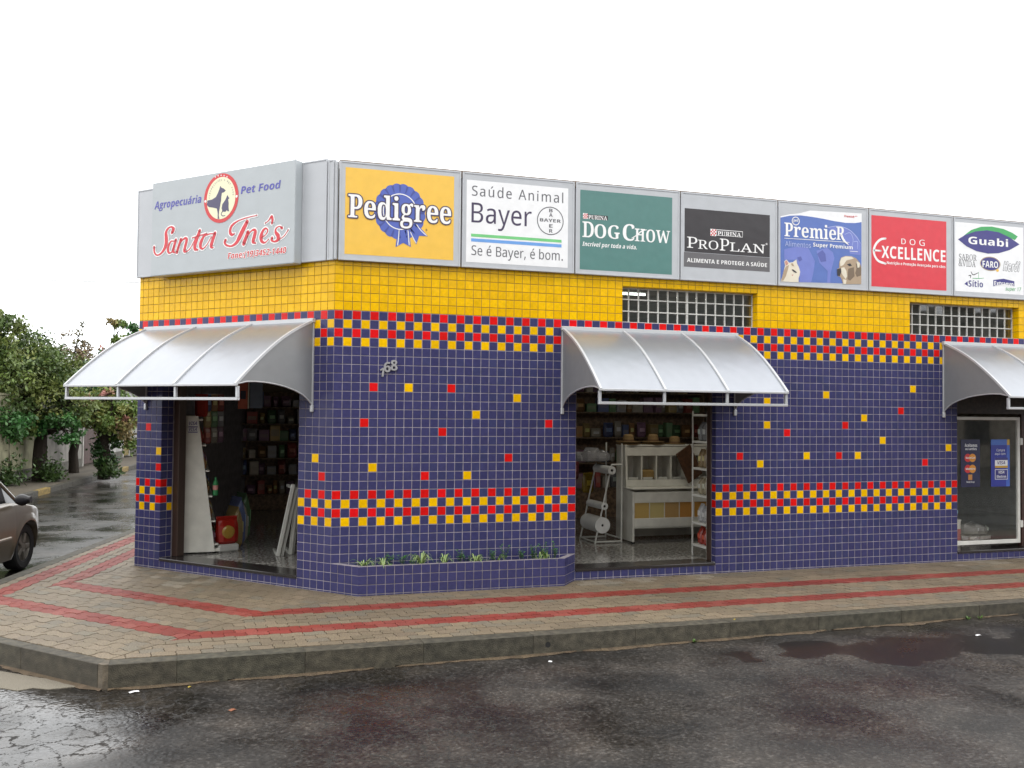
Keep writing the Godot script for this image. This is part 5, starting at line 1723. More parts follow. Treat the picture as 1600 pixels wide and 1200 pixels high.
func build_glass_door() -> void:
	var t := thing("glass_door", "white framed glass door carrying two dark blue stickers", "door", Vector3(8.66, 0.2, -0.13))
	var wc := Color(0.7, 0.7, 0.66)
	var W := 1.17
	var H := 1.8
	bar(t, "stile", Vector3(-0.03, 0, -0.02), Vector3(0.012, H, 0.02), wc, M.white)
	bar(t, "stile", Vector3(W - 0.045, 0, -0.02), Vector3(W, H, 0.02), wc, M.white)
	bar(t, "rail", Vector3(0.0125, 0, -0.02), Vector3(W - 0.0455, 0.055, 0.02), wc, M.white)
	bar(t, "rail", Vector3(0.0125, H - 0.045, -0.02), Vector3(W - 0.0455, H, 0.02), wc, M.white)
	bar(t, "pane", Vector3(0.0126, 0.0555, -0.003), Vector3(W - 0.0456, H - 0.0455, 0.003), Color.WHITE, M.glass, 0.0005)
	for y in [0.22, 1.4]:
		bar(t, "hinge", Vector3(W + 0.001, y, -0.015), Vector3(W + 0.05, y + 0.1, 0.025), wc, M.white, 0.006)
	var s := Sign.new()
	s.node = thing("card_sticker", "dark blue sticker with two red and orange double circles on the glass door", "sticker", Vector3(8.775, 1.01, -0.125), 0, "stickers on the glass door")
	print_shape(s, Color(0.012, 0.012, 0.06), [0, 0, 0.34, 0, 0.34, 0.67, 0, 0.67], 1)
	write(s, "Aceitamos", "sans_bold", PAPER, 0.07, 0.565, 0.045, 0.22, 2)
	write(s, "os cartões", "sans_bold", PAPER, 0.08, 0.52, 0.025, 0.2, 2)
	for y in [0.41, 0.255]:
		print_disc(s, RED_PRINT, 0.125, y, 0.06, 0.058, 2)
		print_disc(s, Color(0.7, 0.28, 0.03), 0.205, y, 0.06, 0.058, 3)
		write(s, "MasterCard" if y > 0.3 else "Maestro", "sans_bold", WHITE, 0.085, y - 0.012, 0.028, 0.165, 4)
	print_shape(s, Color(0.55, 0.24, 0.06), [0.13, 0.1, 0.2, 0.1, 0.2, 0.175, 0.13, 0.175], 2)
	write(s, "RedeShop", "sans", PAPER, 0.1, 0.06, 0.025, 0.14, 2)
	close_sign(s)
	s = Sign.new()
	s.node = thing("card_sticker", "bright blue sticker with two white edged card marks on the glass door", "sticker", Vector3(9.31, 1.01, -0.125), 0, "stickers on the glass door")
	print_shape(s, Color(0.02, 0.035, 0.3), [0, 0, 0.34, 0, 0.34, 0.67, 0, 0.67], 1)
	print_shape(s, Color(0.05, 0.14, 0.5), [0.0, 0.59, 0.29, 0.59, 0.29, 0.67, 0.0, 0.67], 2)
	print_shape(s, Color(0.55, 0.33, 0.03), [0.29, 0.59, 0.34, 0.59, 0.34, 0.67, 0.29, 0.67], 2)
	print_shape(s, Color(0.05, 0.12, 0.5), [0.27, 0.0, 0.34, 0.0, 0.34, 0.59, 0.29, 0.59], 2)
	write(s, "Compre", "sans", PAPER, 0.1, 0.5, 0.035, 0.15, 3)
	write(s, "aqui com", "sans", PAPER, 0.07, 0.45, 0.025, 0.19, 3)
	print_shape(s, PAPER, [0.07, 0.265, 0.3, 0.265, 0.3, 0.41, 0.07, 0.41], 3)
	print_shape(s, BLUE_DARK, [0.07, 0.375, 0.3, 0.375, 0.3, 0.41, 0.07, 0.41], 4)
	print_shape(s, Color(0.55, 0.33, 0.03), [0.07, 0.265, 0.3, 0.265, 0.3, 0.295, 0.07, 0.295], 4)
	write(s, "VISA", "sans_bold", BLUE_DARK, 0.11, 0.315, 0.045, 0.15, 4, 0.2)
	print_shape(s, PAPER, [0.07, 0.1, 0.3, 0.1, 0.3, 0.245, 0.07, 0.245], 3)
	print_shape(s, BLUE_DARK, [0.078, 0.108, 0.292, 0.108, 0.292, 0.237, 0.078, 0.237], 4)
	write(s, "VISA", "sans_bold", PAPER, 0.13, 0.185, 0.04, 0.11, 5, 0.2)
	write(s, "Electron", "sans_bold", PAPER, 0.1, 0.125, 0.035, 0.17, 5)
	close_sign(s)
	# brown wooden transom and jamb around it
	var f := thing("door_surround", "dark brown wooden surround of the glass door", "door frame", Vector3(8.6, 0.14, -0.16))
	bar(f, "transom", Vector3(0.005, 1.9, -0.03), Vector3(1.995, 2.47, 0.02), Color(0.045, 0.03, 0.02), M.wood)
	bar(f, "jamb", Vector3(1.285, 0.0, -0.05), Vector3(1.36, 1.899, 0.02), Color(0.07, 0.025, 0.018), M.wood)
	bar(f, "panel", Vector3(1.361, 0.0, -0.03), Vector3(1.995, 1.899, 0.0), Color(0.05, 0.02, 0.015), M.wood)
	# things behind the glass
	for k in [[8.95, 0.36, 0.13, Color(0.5, 0.48, 0.42), "cream paint drum standing behind the glass door"], [9.0, 0.3, 0.11, Color(0.3, 0.03, 0.03), "red drum standing behind the glass door"]]:
		var d := thing("paint_drum", k[4], "drum", Vector3(k[0], 0.14, -0.5 if k[3].g > 0.2 else -0.85))
		var mb := MB.new()
		mb.col = k[3]
		mb.lathe([Vector2(0, 0), Vector2(k[2] * 0.94, 0), Vector2(k[2] * 0.96, 0.01), Vector2(k[2], k[1]), Vector2(k[2] + 0.008, k[1]), Vector2(k[2] + 0.008, k[1] + 0.02), Vector2(k[2] * 0.9, k[1] + 0.022), Vector2(0, k[1] + 0.018)], 22)
		put(d, "tub", mb, M.plastic)
		mb = MB.new()
		mb.col = Color(0.3, 0.05, 0.05)
		mb.lathe([Vector2(k[2] * 0.985 + 0.003, 0.09), Vector2(k[2] * 0.995 + 0.003, 0.25)], 22)
		put(d, "wrapper", mb, M.print)
	bag("pale blue pack on the paint drums behind the glass door", Vector3(8.98, 0.545, -0.52), 0.2, 0.16, 0.14, 0.4, Color(0.12, 0.25, 0.4), "goods behind the glass door")
	for k in 5:
		var s2 := thing("broom_pole", "wooden pole leaning behind the glass door", "pole", Vector3(9.1 + 0.09 * k, 0.14, -0.9 - 0.08 * k), 0.0, "poles behind the glass door")
		s2.rotation = Vector3(-0.1, 0, rng.randf_range(-0.12, 0.06))
		var mb := MB.new()
		mb.col = vary(Color(0.16, 0.08, 0.04), 0.4)
		mb.tube([Vector3.ZERO, Vector3(0, 1.5, 0)], [0.013], 8)
		put(s2, "shaft", mb, M.wood)
		mb = MB.new()
		mb.col = vary(Color(0.3, 0.2, 0.06), 0.3)
		mb.cbox(Vector3(-0.1, 1.5, -0.02), Vector3(0.1, 1.66, 0.02), 0.01)
		put(s2, "bristles", mb, M.matte)
	for k in 4:
		bag("white feed sack lying behind the glass door", Vector3(9.5 + 0.12 * (k % 2), 0.14 + 0.13 * (k / 2), -0.75), 0.5, 0.16, 0.34, 0.3 * k, vary(Color(0.4, 0.38, 0.34), 0.2), "sacks behind the glass door")
	var br := thing("straw_broom", "straw broom head standing at the foot of the glass door hinge", "broom", Vector3(9.93, 0.14, -0.02))
	br.rotation = Vector3(0, 0, -0.6)
	for k in 14:
		var mb := MB.new()
		mb.col = vary(Color(0.45, 0.3, 0.08), 0.25)
		mb.tube([Vector3(0.0, 0.3, 0.0), Vector3(-0.08 + 0.012 * k, 0.02, rng.randf_range(-0.02, 0.02))], [0.004], 5)
		put(br, "straw", mb, M.matte)
	wall_shelf("brown shelf standing well behind the glass door", "small pack on the brown shelf behind the glass door", Vector3(8.4, 0.14, -3.2), 2.2, [0.4, 0.85, 1.3, 1.75], 0.35)
	# fluorescent fittings: the one seen through the grille window and a hidden one added to brighten the interior
	tube_lamp("lit fluorescent tube hanging inside behind the grille window", Vector3(3.72, 3.6, -1.05), 0.0)
	tube_lamp("added fluorescent tube hidden from view that brightens the seed cabinet", Vector3(5.1, 2.98, -1.2), 0.0)

func tube_lamp(label: String, at: Vector3, turn: float) -> void:
	var l := thing("tube_lamp", label, "lamp", at, turn, "fluorescent lamps in the shop")
	bar(l, "housing", Vector3(-0.62, 0.03, -0.04), Vector3(0.62, 0.08, 0.04), Color(0.5, 0.5, 0.48), M.white)
	for x in [-0.5, 0.5]:
		bar(l, "hanger", Vector3(x - 0.004, 0.0801, -0.004), Vector3(x + 0.004, 3.81 - at.y, 0.004), Color(0.3, 0.3, 0.3), M.alu)
	var tb := MB.new()
	tb.tube([Vector3(-0.6, 0.01, 0.0), Vector3(0.6, 0.01, 0.0)], [0.014], 10)
	put(l, "tube", tb, M.lamp)
	var al := AreaLight3D.new()
	al.name = "tube_glow"
	al.area_size = Vector2(1.2, 0.05)
	al.light_energy = 0.5
	al.light_color = Color(1.0, 0.97, 0.9)
	al.shadow_enabled = true
	l.add_child(al)
	al.position = Vector3(0, -0.012, 0)
	al.rotation = Vector3(-PI / 2, 0, 0)


# ---------------------------------------------------------------- small litter
func build_litter() -> void:
	for k in [[-1.86, 2.62, 0.075, 0.035, 0.3, "white", "folded white paper scrap lying by the kerb corner"], [5.9, 3.13, 0.06, 0.03, 0.1, "white", "white scrap lying on the road beside the puddle"], [1.55, 2.75, 0.035, 0.03, 1.0, "white", "tiny white scrap lying below the kerb drain hole"], [-1.15, 3.3, 0.05, 0.035, 0.6, "rust", "rust brown dead leaf lying on the wet road"], [3.6, 2.42, 0.05, 0.015, 0.7, "yellow", "yellow dead leaf lying on the kerb edge"], [-1.45, 2.6, 0.03, 0.02, 0.7, "yellow", "tiny yellow leaf lying by the kerb foot"]]:
		var on_kerb: bool = k[1] < 2.5
		var y := 0.003 if on_kerb else road_height(k[0]) + 0.004
		var t := thing("paper_scrap" if k[5] == "white" else "dead_leaf", k[6], "litter", Vector3(k[0], y, k[1]), k[4])
		var mb := MB.new()
		mb.col = {"white": Color(0.78, 0.78, 0.8), "rust": Color(0.25, 0.09, 0.04), "yellow": Color(0.4, 0.3, 0.05)}[k[5]]
		var w: float = k[2]
		var d: float = k[3]
		mb.quad(Vector3(-w * 0.5, 0, d * 0.5), Vector3(0, 0.006, d * 0.6), Vector3(0.002, 0.007, -d * 0.5), Vector3(-w * 0.5, 0.001, -d * 0.5))
		mb.quad(Vector3(0, 0.006, d * 0.6), Vector3(w * 0.5, 0.0, d * 0.45), Vector3(w * 0.5, 0.003, -d * 0.5), Vector3(0.002, 0.007, -d * 0.5))
		put(t, "sheet", mb, M.matte)
	# weeds at the kerb foot
	for k in [[6.35, 2.53], [6.5, 2.54], [3.1, 2.53]]:
		var wd := thing("weed", "small green weed growing at the foot of the kerb", "weed", Vector3(k[0], road_height(k[0]) + 0.002, k[1]), k[0], "weeds at the kerb foot")
		var mw := MB.new()
		for e in 14:
			var a := rng.randf() * TAU
			var d := Vector3(cos(a), rng.randf_range(0.4, 1.4), sin(a)).normalized() * rng.randf_range(0.03, 0.07)
			var sd := Vector3(-sin(a), 0, cos(a)) * 0.006
			mw.col = vary(Color(0.08, 0.16, 0.03), 0.4)
			mw.quad(Vector3.ZERO, d * 0.5 + sd, d, d * 0.5 - sd)
		put(wd, "leaves", mw, M.leaf)
	# overhead service wire
	var wr := thing("service_wire", "thin overhead wire running to the corner of the shop", "wire")
	var m := MB.new()
	m.col = Color(0.3, 0.3, 0.3)
	var pts := []
	for i in 13:
		var f := i / 12.0
		pts.append(Vector3(-2.15, 3.62, -2.5).lerp(Vector3(-12.0, 5.6, -12.0), f) - Vector3.UP * 0.35 * sin(PI * f))
	m.tube(pts, [0.006], 5)
	put(wr, "cable", m, M.rubber)


# ---------------------------------------------------------------- parked car
func car_low(x: float) -> float:
	var y := 0.2 + 0.05 * smoothstep(1.6, 2.0, x) + 0.06 * smoothstep(-1.6, -2.0, x)
	for c in [1.46, -1.25]:
		var d := absf(x - c)
		if d < 0.4: y = maxf(y, 0.28 + sqrt(0.4 * 0.4 - d * d) * 0.97)
	return y

func car_high(x: float) -> float:
	var pts := [[-2.06, 0.62], [-2.0, 0.86], [-1.85, 0.95], [-1.2, 0.97], [0.0, 0.95], [1.0, 0.94], [1.35, 0.9], [1.65, 0.85], [1.88, 0.79], [1.97, 0.7], [2.0, 0.5]]
	for i in pts.size() - 1:
		if x <= pts[i + 1][0]:
			return lerpf(pts[i][1], pts[i + 1][1], smoothstep(pts[i][0], pts[i + 1][0], x) * 0.4 + 0.6 * (x - pts[i][0]) / (pts[i + 1][0] - pts[i][0]))
	return 0.48

func car_half(x: float, y: float) -> float:
	var w := 0.835
	var k := (y - 0.58) / 0.42
	w -= 0.055 * k * k
	if y > 0.8: w -= 0.5 * pow(y - 0.8, 1.6)
	var e := maxf(0.0, (absf(x - 0.0) - 1.5) / 0.5)
	w -= 0.1 * e * e
	for c in [1.46, -1.25]:
		var r := Vector2(x - c, y - 0.3).length()
		if r < 0.46 and y > 0.2: w += 0.014 * (1.0 - absf(r - 0.39) / 0.09) if r > 0.3 else 0.0
	return w

func build_car() -> void:
	var o := Vector3(-4.72, road_height(-4.7), -2.57)
	var t := thing("parked_car", "beige car with dark mirrors parked against the side street kerb", "car", o, atan2(0.968, 0.25))
	var paint := Color(0.16, 0.13, 0.092)
	var body := MB.new()
	body.col = paint
	var cols := 102
	var rows := 14
	for side in [1.0, -1.0]:
		var grid := []
		for i in cols + 1:
			var x := -2.05 + 4.05 * i / cols
			var line := []
			var lo := car_low(x)
			var hi := maxf(car_high(x), lo + 0.02)
			for j in rows + 1:
				var y := lerpf(lo, hi, float(j) / rows)
				line.append(Vector3(x, y, side * car_half(x, y)))
			# inner lip of the lower edge
			line.insert(0, line[0] - Vector3(0, 0, side * 0.14))
			# top deck to the middle
			var p: Vector3 = line[-1]
			for f in [0.75, 0.4, 0.0]:
				line.append(Vector3(x, p.y + 0.035 * (1.0 - f * f), p.z * f))
			grid.append(line)
		for i in cols:
			for j in grid[0].size() - 1:
				var a: Vector3 = grid[i][j]
				var b: Vector3 = grid[i + 1][j]
				var c: Vector3 = grid[i + 1][j + 1]
				var d: Vector3 = grid[i][j + 1]
				var ns := []
				for q in [[i, j], [i + 1, j], [i + 1, j + 1], [i, j + 1]]:
					var l: Vector3 = grid[maxi(q[0] - 1, 0)][q[1]]
					var r: Vector3 = grid[mini(q[0] + 1, cols)][q[1]]
					var dn: Vector3 = grid[q[0]][maxi(q[1] - 1, 0 if j == 0 else 1)]
					var up: Vector3 = grid[q[0]][mini(q[1] + 1, grid[0].size() - 1)]
					ns.append(((r - l).cross(up - dn) * side).normalized())
				if side > 0: body.quad_n(a, b, c, d, ns[0], ns[1], ns[2], ns[3])
				else: body.quad_n(d, c, b, a, ns[3], ns[2], ns[1], ns[0])
		for i in [0, cols]:
			for j in grid[0].size() - 1:
				var a: Vector3 = grid[i][j]
				var b: Vector3 = grid[i][j + 1]
				body.quad(a, b, Vector3(b.x, b.y, 0), Vector3(a.x, a.y, 0))
	put(t, "body", body, M.paint)
	# underside and wheel wells
	bar(t, "chassis", Vector3(-1.9, 0.24, -0.62), Vector3(1.85, 0.5, 0.62), Color(0.01, 0.01, 0.01), M.rubber, 0.03)
	# greenhouse
	var st := [[1.4, 0.915, 0.71, 0.0], [0.98, 1.2, 0.66, 0.0], [0.6, 1.4, 0.61, 0.0], [0.3, 1.44, 0.59, 1.0], [-0.5, 1.45, 0.585, 1.0], [-1.1, 1.39, 0.575, 1.0], [-1.45, 1.22, 0.6, 0.0], [-1.75, 0.955, 0.66, 0.0]]
	var glass := MB.new()
	glass.col = Color(0.012, 0.014, 0.014)
	var roof := MB.new()
	roof.col = paint
	for i in st.size() - 1:
		var a: Array = st[i]
		var b: Array = st[i + 1]
		for s in [1.0, -1.0]:
			var q := [Vector3(a[0], 0.9, s * 0.745), Vector3(b[0], 0.9, s * 0.745), Vector3(b[0], b[1] - 0.03, s * b[2]), Vector3(a[0], a[1] - 0.03, s * a[2])]
			if s > 0: glass.quad(q[1], q[0], q[3], q[2])
			else: glass.quad(q[0], q[1], q[2], q[3])
		var target := roof if a[3] + b[3] > 0.5 else glass
		target.quad(Vector3(b[0], b[1], -b[2] * 0.9), Vector3(b[0], b[1], b[2] * 0.9), Vector3(a[0], a[1], a[2] * 0.9), Vector3(a[0], a[1], -a[2] * 0.9))
		for s in [1.0, -1.0]:
			roof.tube([Vector3(a[0], a[1] - 0.012, s * (a[2] - 0.02)), Vector3(b[0], b[1] - 0.012, s * (b[2] - 0.02))], [0.036], 8, true)
	put(t, "windows", glass, M.dark_glass)
	put(t, "roof", roof, M.paint)
	for s in [1.0, -1.0]:
		var pl := MB.new()
		pl.col = Color(0.02, 0.02, 0.02)
		pl.tube([Vector3(-0.28, 0.92, s * 0.75), Vector3(-0.34, 1.4, s * 0.59)], [0.035], 8)
		put(t, "pillar", pl, M.plastic)
		var mr := MB.new()
		mr.col = Color(0.012, 0.012, 0.016)
		var mt := []
		for k in 7:
			var f := k / 6.0
			mt.append([1.12, 0.97 + 0.01 * f, 0.8 + 0.19 * f, 0.045 + 0.035 * sin(PI * minf(f * 1.2, 1.0))])
		var pts := []
		var rad := []
		for m in mt:
			pts.append(Vector3(m[0], m[1], s * m[2]))
			rad.append(m[3])
		mr.tube(pts, rad, 12)
		put(t, "mirror", mr, M.plastic)
		var hd := MB.new()
		hd.col = Color(0.02, 0.018, 0.016)
		hd.cbox(Vector3(0.3, 0.8, s * 0.815 - 0.022), Vector3(0.43, 0.835, s * 0.815 + 0.022), 0.008)
		put(t, "door_handle", hd, M.plastic)
		var mo := MB.new()
		mo.col = Color(0.36, 0.3, 0.22)
		mo.tube([Vector3(-0.86, 0.5, s * 0.835), Vector3(0.0, 0.5, s * 0.842), Vector3(0.9, 0.5, s * 0.838)], [0.02], 8)
		put(t, "side_moulding", mo, M.paint)
		var hl := MB.new()
		hl.col = Color(0.5, 0.5, 0.5)
		hl.cbox(Vector3(1.78, 0.6, s * 0.62 - 0.12), Vector3(1.945, 0.71, s * 0.62 + 0.1), 0.03)
		put(t, "headlight", hl, M.plastic)
		var tl := MB.new()
		tl.col = Color(0.3, 0.01, 0.01)
		tl.cbox(Vector3(-2.06, 0.66, s * 0.62 - 0.09), Vector3(-1.96, 0.84, s * 0.62 + 0.09), 0.03)
		put(t, "tail_light", tl, M.plastic)
		for x in [1.46, -1.25]:
			var w := Node3D.new()
			w.name = "wheel"
			t.add_child(w, true)
			w.position = Vector3(x, 0.31, s * 0.685)
			w.rotation.x = PI / 2 * s
			var ty := MB.new()
			ty.col = Color(0.012, 0.012, 0.012)
			ty.lathe([Vector2(0.19, -0.09), Vector2(0.28, -0.1), Vector2(0.305, -0.085), Vector2(0.31, -0.05), Vector2(0.31, 0.05), Vector2(0.305, 0.085), Vector2(0.28, 0.1), Vector2(0.2, 0.092), Vector2(0.19, 0.08)], 30)
			put(w, "tyre", ty, M.rubber)
			var ri := MB.new()
			ri.col = Color(0.2, 0.185, 0.16)
			ri.lathe([Vector2(0.2, 0.092), Vector2(0.19, 0.06), Vector2(0.18, 0.05), Vector2(0.055, 0.06), Vector2(0.05, 0.08), Vector2(0, 0.082)], 30)
			for k in 5:
				ri.tf = Transform3D(Basis(Vector3.UP, TAU * k / 5), Vector3.ZERO)
				ri.cbox(Vector3(0.05, 0.052, -0.03), Vector3(0.185, 0.085, 0.03), 0.012)
			put(w, "rim", ri, M.alu)


# ---------------------------------------------------------------- trees
func limb(mb: MB, a: Vector3, b: Vector3, r0: float, r1: float, wob: float) -> void:
	var pts := []
	var rad := []
	for k in 6:
		var f := k / 5.0
		var w := sin(PI * f) * wob
		pts.append(a.lerp(b, f) + Vector3(rng.randf_range(-w, w), 0, rng.randf_range(-w, w)))
		rad.append(lerpf(r0, r1, f))
	mb.tube(pts, rad, 7)

# lobes: [centre offset, radii, leaves, palette]
func tree(called: String, label: String, at: Vector3, r: float, fork: float, lobes: Array, leaf: float, bark := Color(0.075, 0.058, 0.042)) -> Node3D:
	var t := thing(called, label, "tree", at, 0, "trees across the side street")
	var tr := MB.new()
	tr.col = bark
	limb(tr, Vector3(0, -0.1, 0), Vector3(0, fork, 0), r * 1.15, r * 0.75, 0.05)
	var br := MB.new()
	br.col = bark
	var fol := MB.new()
	for l in lobes:
		var c: Vector3 = l[0]
		limb(br, Vector3(0, fork * 0.92, 0), c - Vector3(0, l[1].y * 0.2, 0), r * 0.55, r * 0.18, 0.12)
		# clumps inside the lobe
		var clumps := int(maxf(7.0, l[2] / 55.0))
		for k in clumps:
			var d := Vector3(rng.randfn(), rng.randfn(), rng.randfn()).normalized()
			var cc: Vector3 = c + d * l[1] * pow(rng.randf(), 0.4)
			limb(br, c - Vector3(0, l[1].y * 0.2, 0), cc, r * 0.12, r * 0.05, 0.06)
			var tint: Color = l[3][rng.randi() % l[3].size()]
			var size: float = minf(l[1].x, l[1].y) * rng.randf_range(0.22, 0.42)
			for e in int(l[2] * 1.7 / clumps):
				var p: Vector3 = cc + Vector3(rng.randfn(), rng.randfn() * 0.8, rng.randfn()) * size * 0.55
				var ax := Vector3(rng.randfn(), rng.randfn() - 0.5, rng.randfn()).normalized()
				var sd := ax.cross(Vector3(rng.randfn(), rng.randfn(), rng.randfn())).normalized()
				var s := leaf * 0.74 * rng.randf_range(0.6, 1.25)
				fol.col = vary(tint, 0.3)
				fol.quad(p, p + ax * s * 0.5 + sd * s * 0.26, p + ax * s, p + ax * s * 0.5 - sd * s * 0.26)
	put(t, "trunk", tr, M.bark)
	put(t, "branches", br, M.bark)
	put(t, "crown", fol, M.leaf)
	return t

func build_street() -> void:
	var dark := [Color(0.085, 0.135, 0.035), Color(0.115, 0.17, 0.04), Color(0.075, 0.12, 0.035), Color(0.2, 0.23, 0.065), Color(0.14, 0.18, 0.045)]
	var fresh := [Color(0.05, 0.16, 0.04), Color(0.065, 0.17, 0.045), Color(0.045, 0.12, 0.03)]
	var yellowy := [Color(0.16, 0.23, 0.05), Color(0.2, 0.26, 0.06), Color(0.12, 0.19, 0.04), Color(0.23, 0.25, 0.07), Color(0.22, 0.17, 0.07)]
	var ivy := [Color(0.03, 0.075, 0.02), Color(0.04, 0.095, 0.025)]
	var dry := [Color(0.16, 0.11, 0.05), Color(0.1, 0.1, 0.035), Color(0.2, 0.15, 0.09)]
	var pink := [Color(0.42, 0.2, 0.17), Color(0.36, 0.22, 0.15), Color(0.2, 0.2, 0.06)]
	tree("street_tree", "dense dark green street tree with a thick trunk beside a cream wall", Vector3(-5.45, -0.02, -18.7), 0.2, 1.4, [
		[Vector3(-0.5, 2.4, 0), Vector3(1.3, 0.9, 1.2), 3400, dark], [Vector3(-0.3, 3.3, 0.2), Vector3(1.0, 0.8, 1.0), 2600, dark], [Vector3(0.55, 2.2, 0.2), Vector3(0.75, 0.7, 0.9), 1500, dark], [Vector3(-1.2, 2.0, 0.5), Vector3(0.8, 0.8, 0.8), 1400, dark], [Vector3(-0.6, 1.45, 0.7), Vector3(0.9, 0.35, 0.5), 900, dark], [Vector3(0.6, 1.5, 0.5), Vector3(0.8, 0.4, 0.5), 900, fresh]], 0.17)
	tree("slender_tree", "slender crooked tree with drooping leaves behind the parked car", Vector3(-6.1, -0.02, -17.6), 0.09, 1.5, [
		[Vector3(-0.3, 2.6, 0.1), Vector3(1.0, 1.0, 0.9), 2200, dark], [Vector3(-0.2, 3.8, 0.0), Vector3(0.6, 0.8, 0.6), 1300, dark], [Vector3(-0.1, 1.6, 0.4), Vector3(0.9, 0.45, 0.6), 1100, fresh]], 0.18)
	tree("bright_tree", "fresh green street tree between the thick trunk and the pink flowered tree", Vector3(-4.95, -0.02, -22.0), 0.14, 1.6, [
		[Vector3(0.1, 2.3, 0.2), Vector3(1.0, 0.75, 0.9), 2600, fresh], [Vector3(-0.4, 3.1, 0), Vector3(0.8, 0.7, 0.8), 1500, dark], [Vector3(0.2, 1.6, 0.5), Vector3(0.8, 0.4, 0.5), 1000, fresh]], 0.15)
	tree("flowering_tree", "yellow green ivy clad tree with pinkish flower clusters by the blue pillar", Vector3(-3.93, -0.02, -20.0), 0.16, 1.1, [
		[Vector3(0.0, 1.95, 0.2), Vector3(0.95, 0.65, 0.8), 2000, yellowy], [Vector3(0.55, 1.6, 0.1), Vector3(0.65, 0.85, 0.6), 1700, yellowy], [Vector3(0.05, 0.7, 0.1), Vector3(0.42, 0.6, 0.4), 900, ivy], [Vector3(0.0, 3.2, 0), Vector3(0.6, 0.7, 0.6), 700, fresh],
		[Vector3(0.25, 4.1, 0), Vector3(0.32, 0.55, 0.3), 420, yellowy], [Vector3(0.75, 4.15, 0), Vector3(0.22, 0.4, 0.2), 260, fresh], [Vector3(0.6, 1.55, 0.6), Vector3(0.22, 0.2, 0.15), 110, pink], [Vector3(-0.35, 2.2, 0.7), Vector3(0.22, 0.15, 0.15), 60, pink], [Vector3(0.2, 2.4, 0.7), Vector3(0.25, 0.12, 0.15), 60, pink], [Vector3(0.0, 3.6, 0.2), Vector3(0.25, 0.2, 0.2), 60, pink]], 0.17)
	tree("dry_tree", "thin half bare tree with brownish leaves in front of the tiled roof", Vector3(-5.9, -0.02, -26.5), 0.12, 1.8, [
		[Vector3(0.4, 3.6, 0), Vector3(1.3, 0.8, 1.0), 1500, dry], [Vector3(-0.2, 2.8, 0.2), Vector3(1.2, 0.8, 1.0), 1500, dry], [Vector3(0.9, 3.0, 0.3), Vector3(0.7, 0.8, 0.7), 900, dark], [Vector3(0.5, 4.5, 0), Vector3(0.5, 0.5, 0.5), 160, dry]], 0.15)
	tree("far_tree", "dark green tree standing far back along the side street", Vector3(-2.4, -0.02, -34.0), 0.2, 2.0, [[Vector3(0.4, 3.4, 0), Vector3(2.0, 1.4, 1.6), 2200, dark], [Vector3(-1.6, 2.6, 0), Vector3(1.6, 1.2, 1.4), 1600, dark]], 0.22)
	# low shrubs at the foot of the trees
	for k in [[-5.15, -18.3, 0.34, "shrub at the foot of the thick trunked street tree"], [-6.0, -17.0, 0.45, "dark shrub at the foot of the slender crooked tree"], [-3.75, -19.7, 0.28, "ivy shrub at the foot of the flowering tree"]]:
		var s := thing("shrub", k[3], "shrub", Vector3(k[0], -0.02, k[1]))
		var fol := MB.new()
		for e in 500:
			var p := Vector3(rng.randfn() * k[2] * 0.5, absf(rng.randfn()) * k[2] * 0.7, rng.randfn() * k[2] * 0.5)
			var ax := Vector3(rng.randfn(), rng.randfn() + 0.6, rng.randfn()).normalized()
			var sd := ax.cross(Vector3(rng.randfn(), rng.randfn(), rng.randfn())).normalized()
			fol.col = vary(Color(0.045, 0.085, 0.02), 0.4)
			fol.quad(p, p + ax * 0.06 + sd * 0.03, p + ax * 0.13, p + ax * 0.06 - sd * 0.03)
		put(s, "foliage", fol, M.leaf)
	# houses and walls facing the side street; local x runs up the street, z towards it
	var turn := atan2(0.989, 0.147)
	var wall := func(label: String, cat: String, t0: float, t1: float, h: float, col: Color, called: String):
		var n := thing(called, label, cat, far_at(t0, 1.35) + Vector3(0, -0.02, 0), turn)
		var b := MB.new()
		b.col = col
		b.box(Vector3(0, 0, -0.18), Vector3(t1 - t0 - 0.01, h, 0))
		put(n, "wall", b, M.plaster)
		bar(n, "coping", Vector3(-0.01, h + 0.001, -0.2), Vector3(t1 - t0 - 0.001, h + 0.06, 0.03), col * 0.8, M.plaster)
		bar(n, "plinth", Vector3(0.001, 0.0, 0.001), Vector3(t1 - t0 - 0.011, 0.28, 0.025), Color(0.14, 0.13, 0.11), M.plaster)
		return n
	wall.call("cream painted garden wall behind the slender tree", "wall", -6.0, 4.2, 2.3, Color(0.42, 0.4, 0.26), "garden_wall")
	wall.call("grey whitewashed wall behind the thick street tree trunk", "wall", 5.3, 9.2, 2.4, Color(0.33, 0.31, 0.28), "street_wall")
	var gate := func(label: String, t0: float, t1: float, col: Color, called: String):
		var n := thing(called, label, "gate", far_at(t0, 1.35) + Vector3(0, -0.02, 0), turn)
		var cnt := int((t1 - t0) / 0.16)
		for i in cnt:
			bar(n, "slat", Vector3(i * (t1 - t0) / cnt + 0.01, 0.06, -0.03), Vector3((i + 1) * (t1 - t0) / cnt - 0.02, 2.1, 0.0), vary(col, 0.2), M.wood)
		for y in [0.3, 1.0, 1.8]:
			bar(n, "rail", Vector3(0, y, -0.07), Vector3(t1 - t0, y + 0.06, -0.031), col * 0.8, M.wood)
		for x in [-0.12, t1 - t0]:
			bar(n, "post", Vector3(x, 0, -0.08), Vector3(x + 0.12, 2.3, 0.02), Color(0.5, 0.48, 0.44), M.plaster)
		return n
	gate.call("pale slatted gate between the cream wall and the grey wall", 4.35, 5.15, Color(0.3, 0.29, 0.25), "slat_gate")
	gate.call("dark reddish brown slatted gate past the grey wall", 9.4, 12.0, Color(0.11, 0.05, 0.04), "brown_gate")
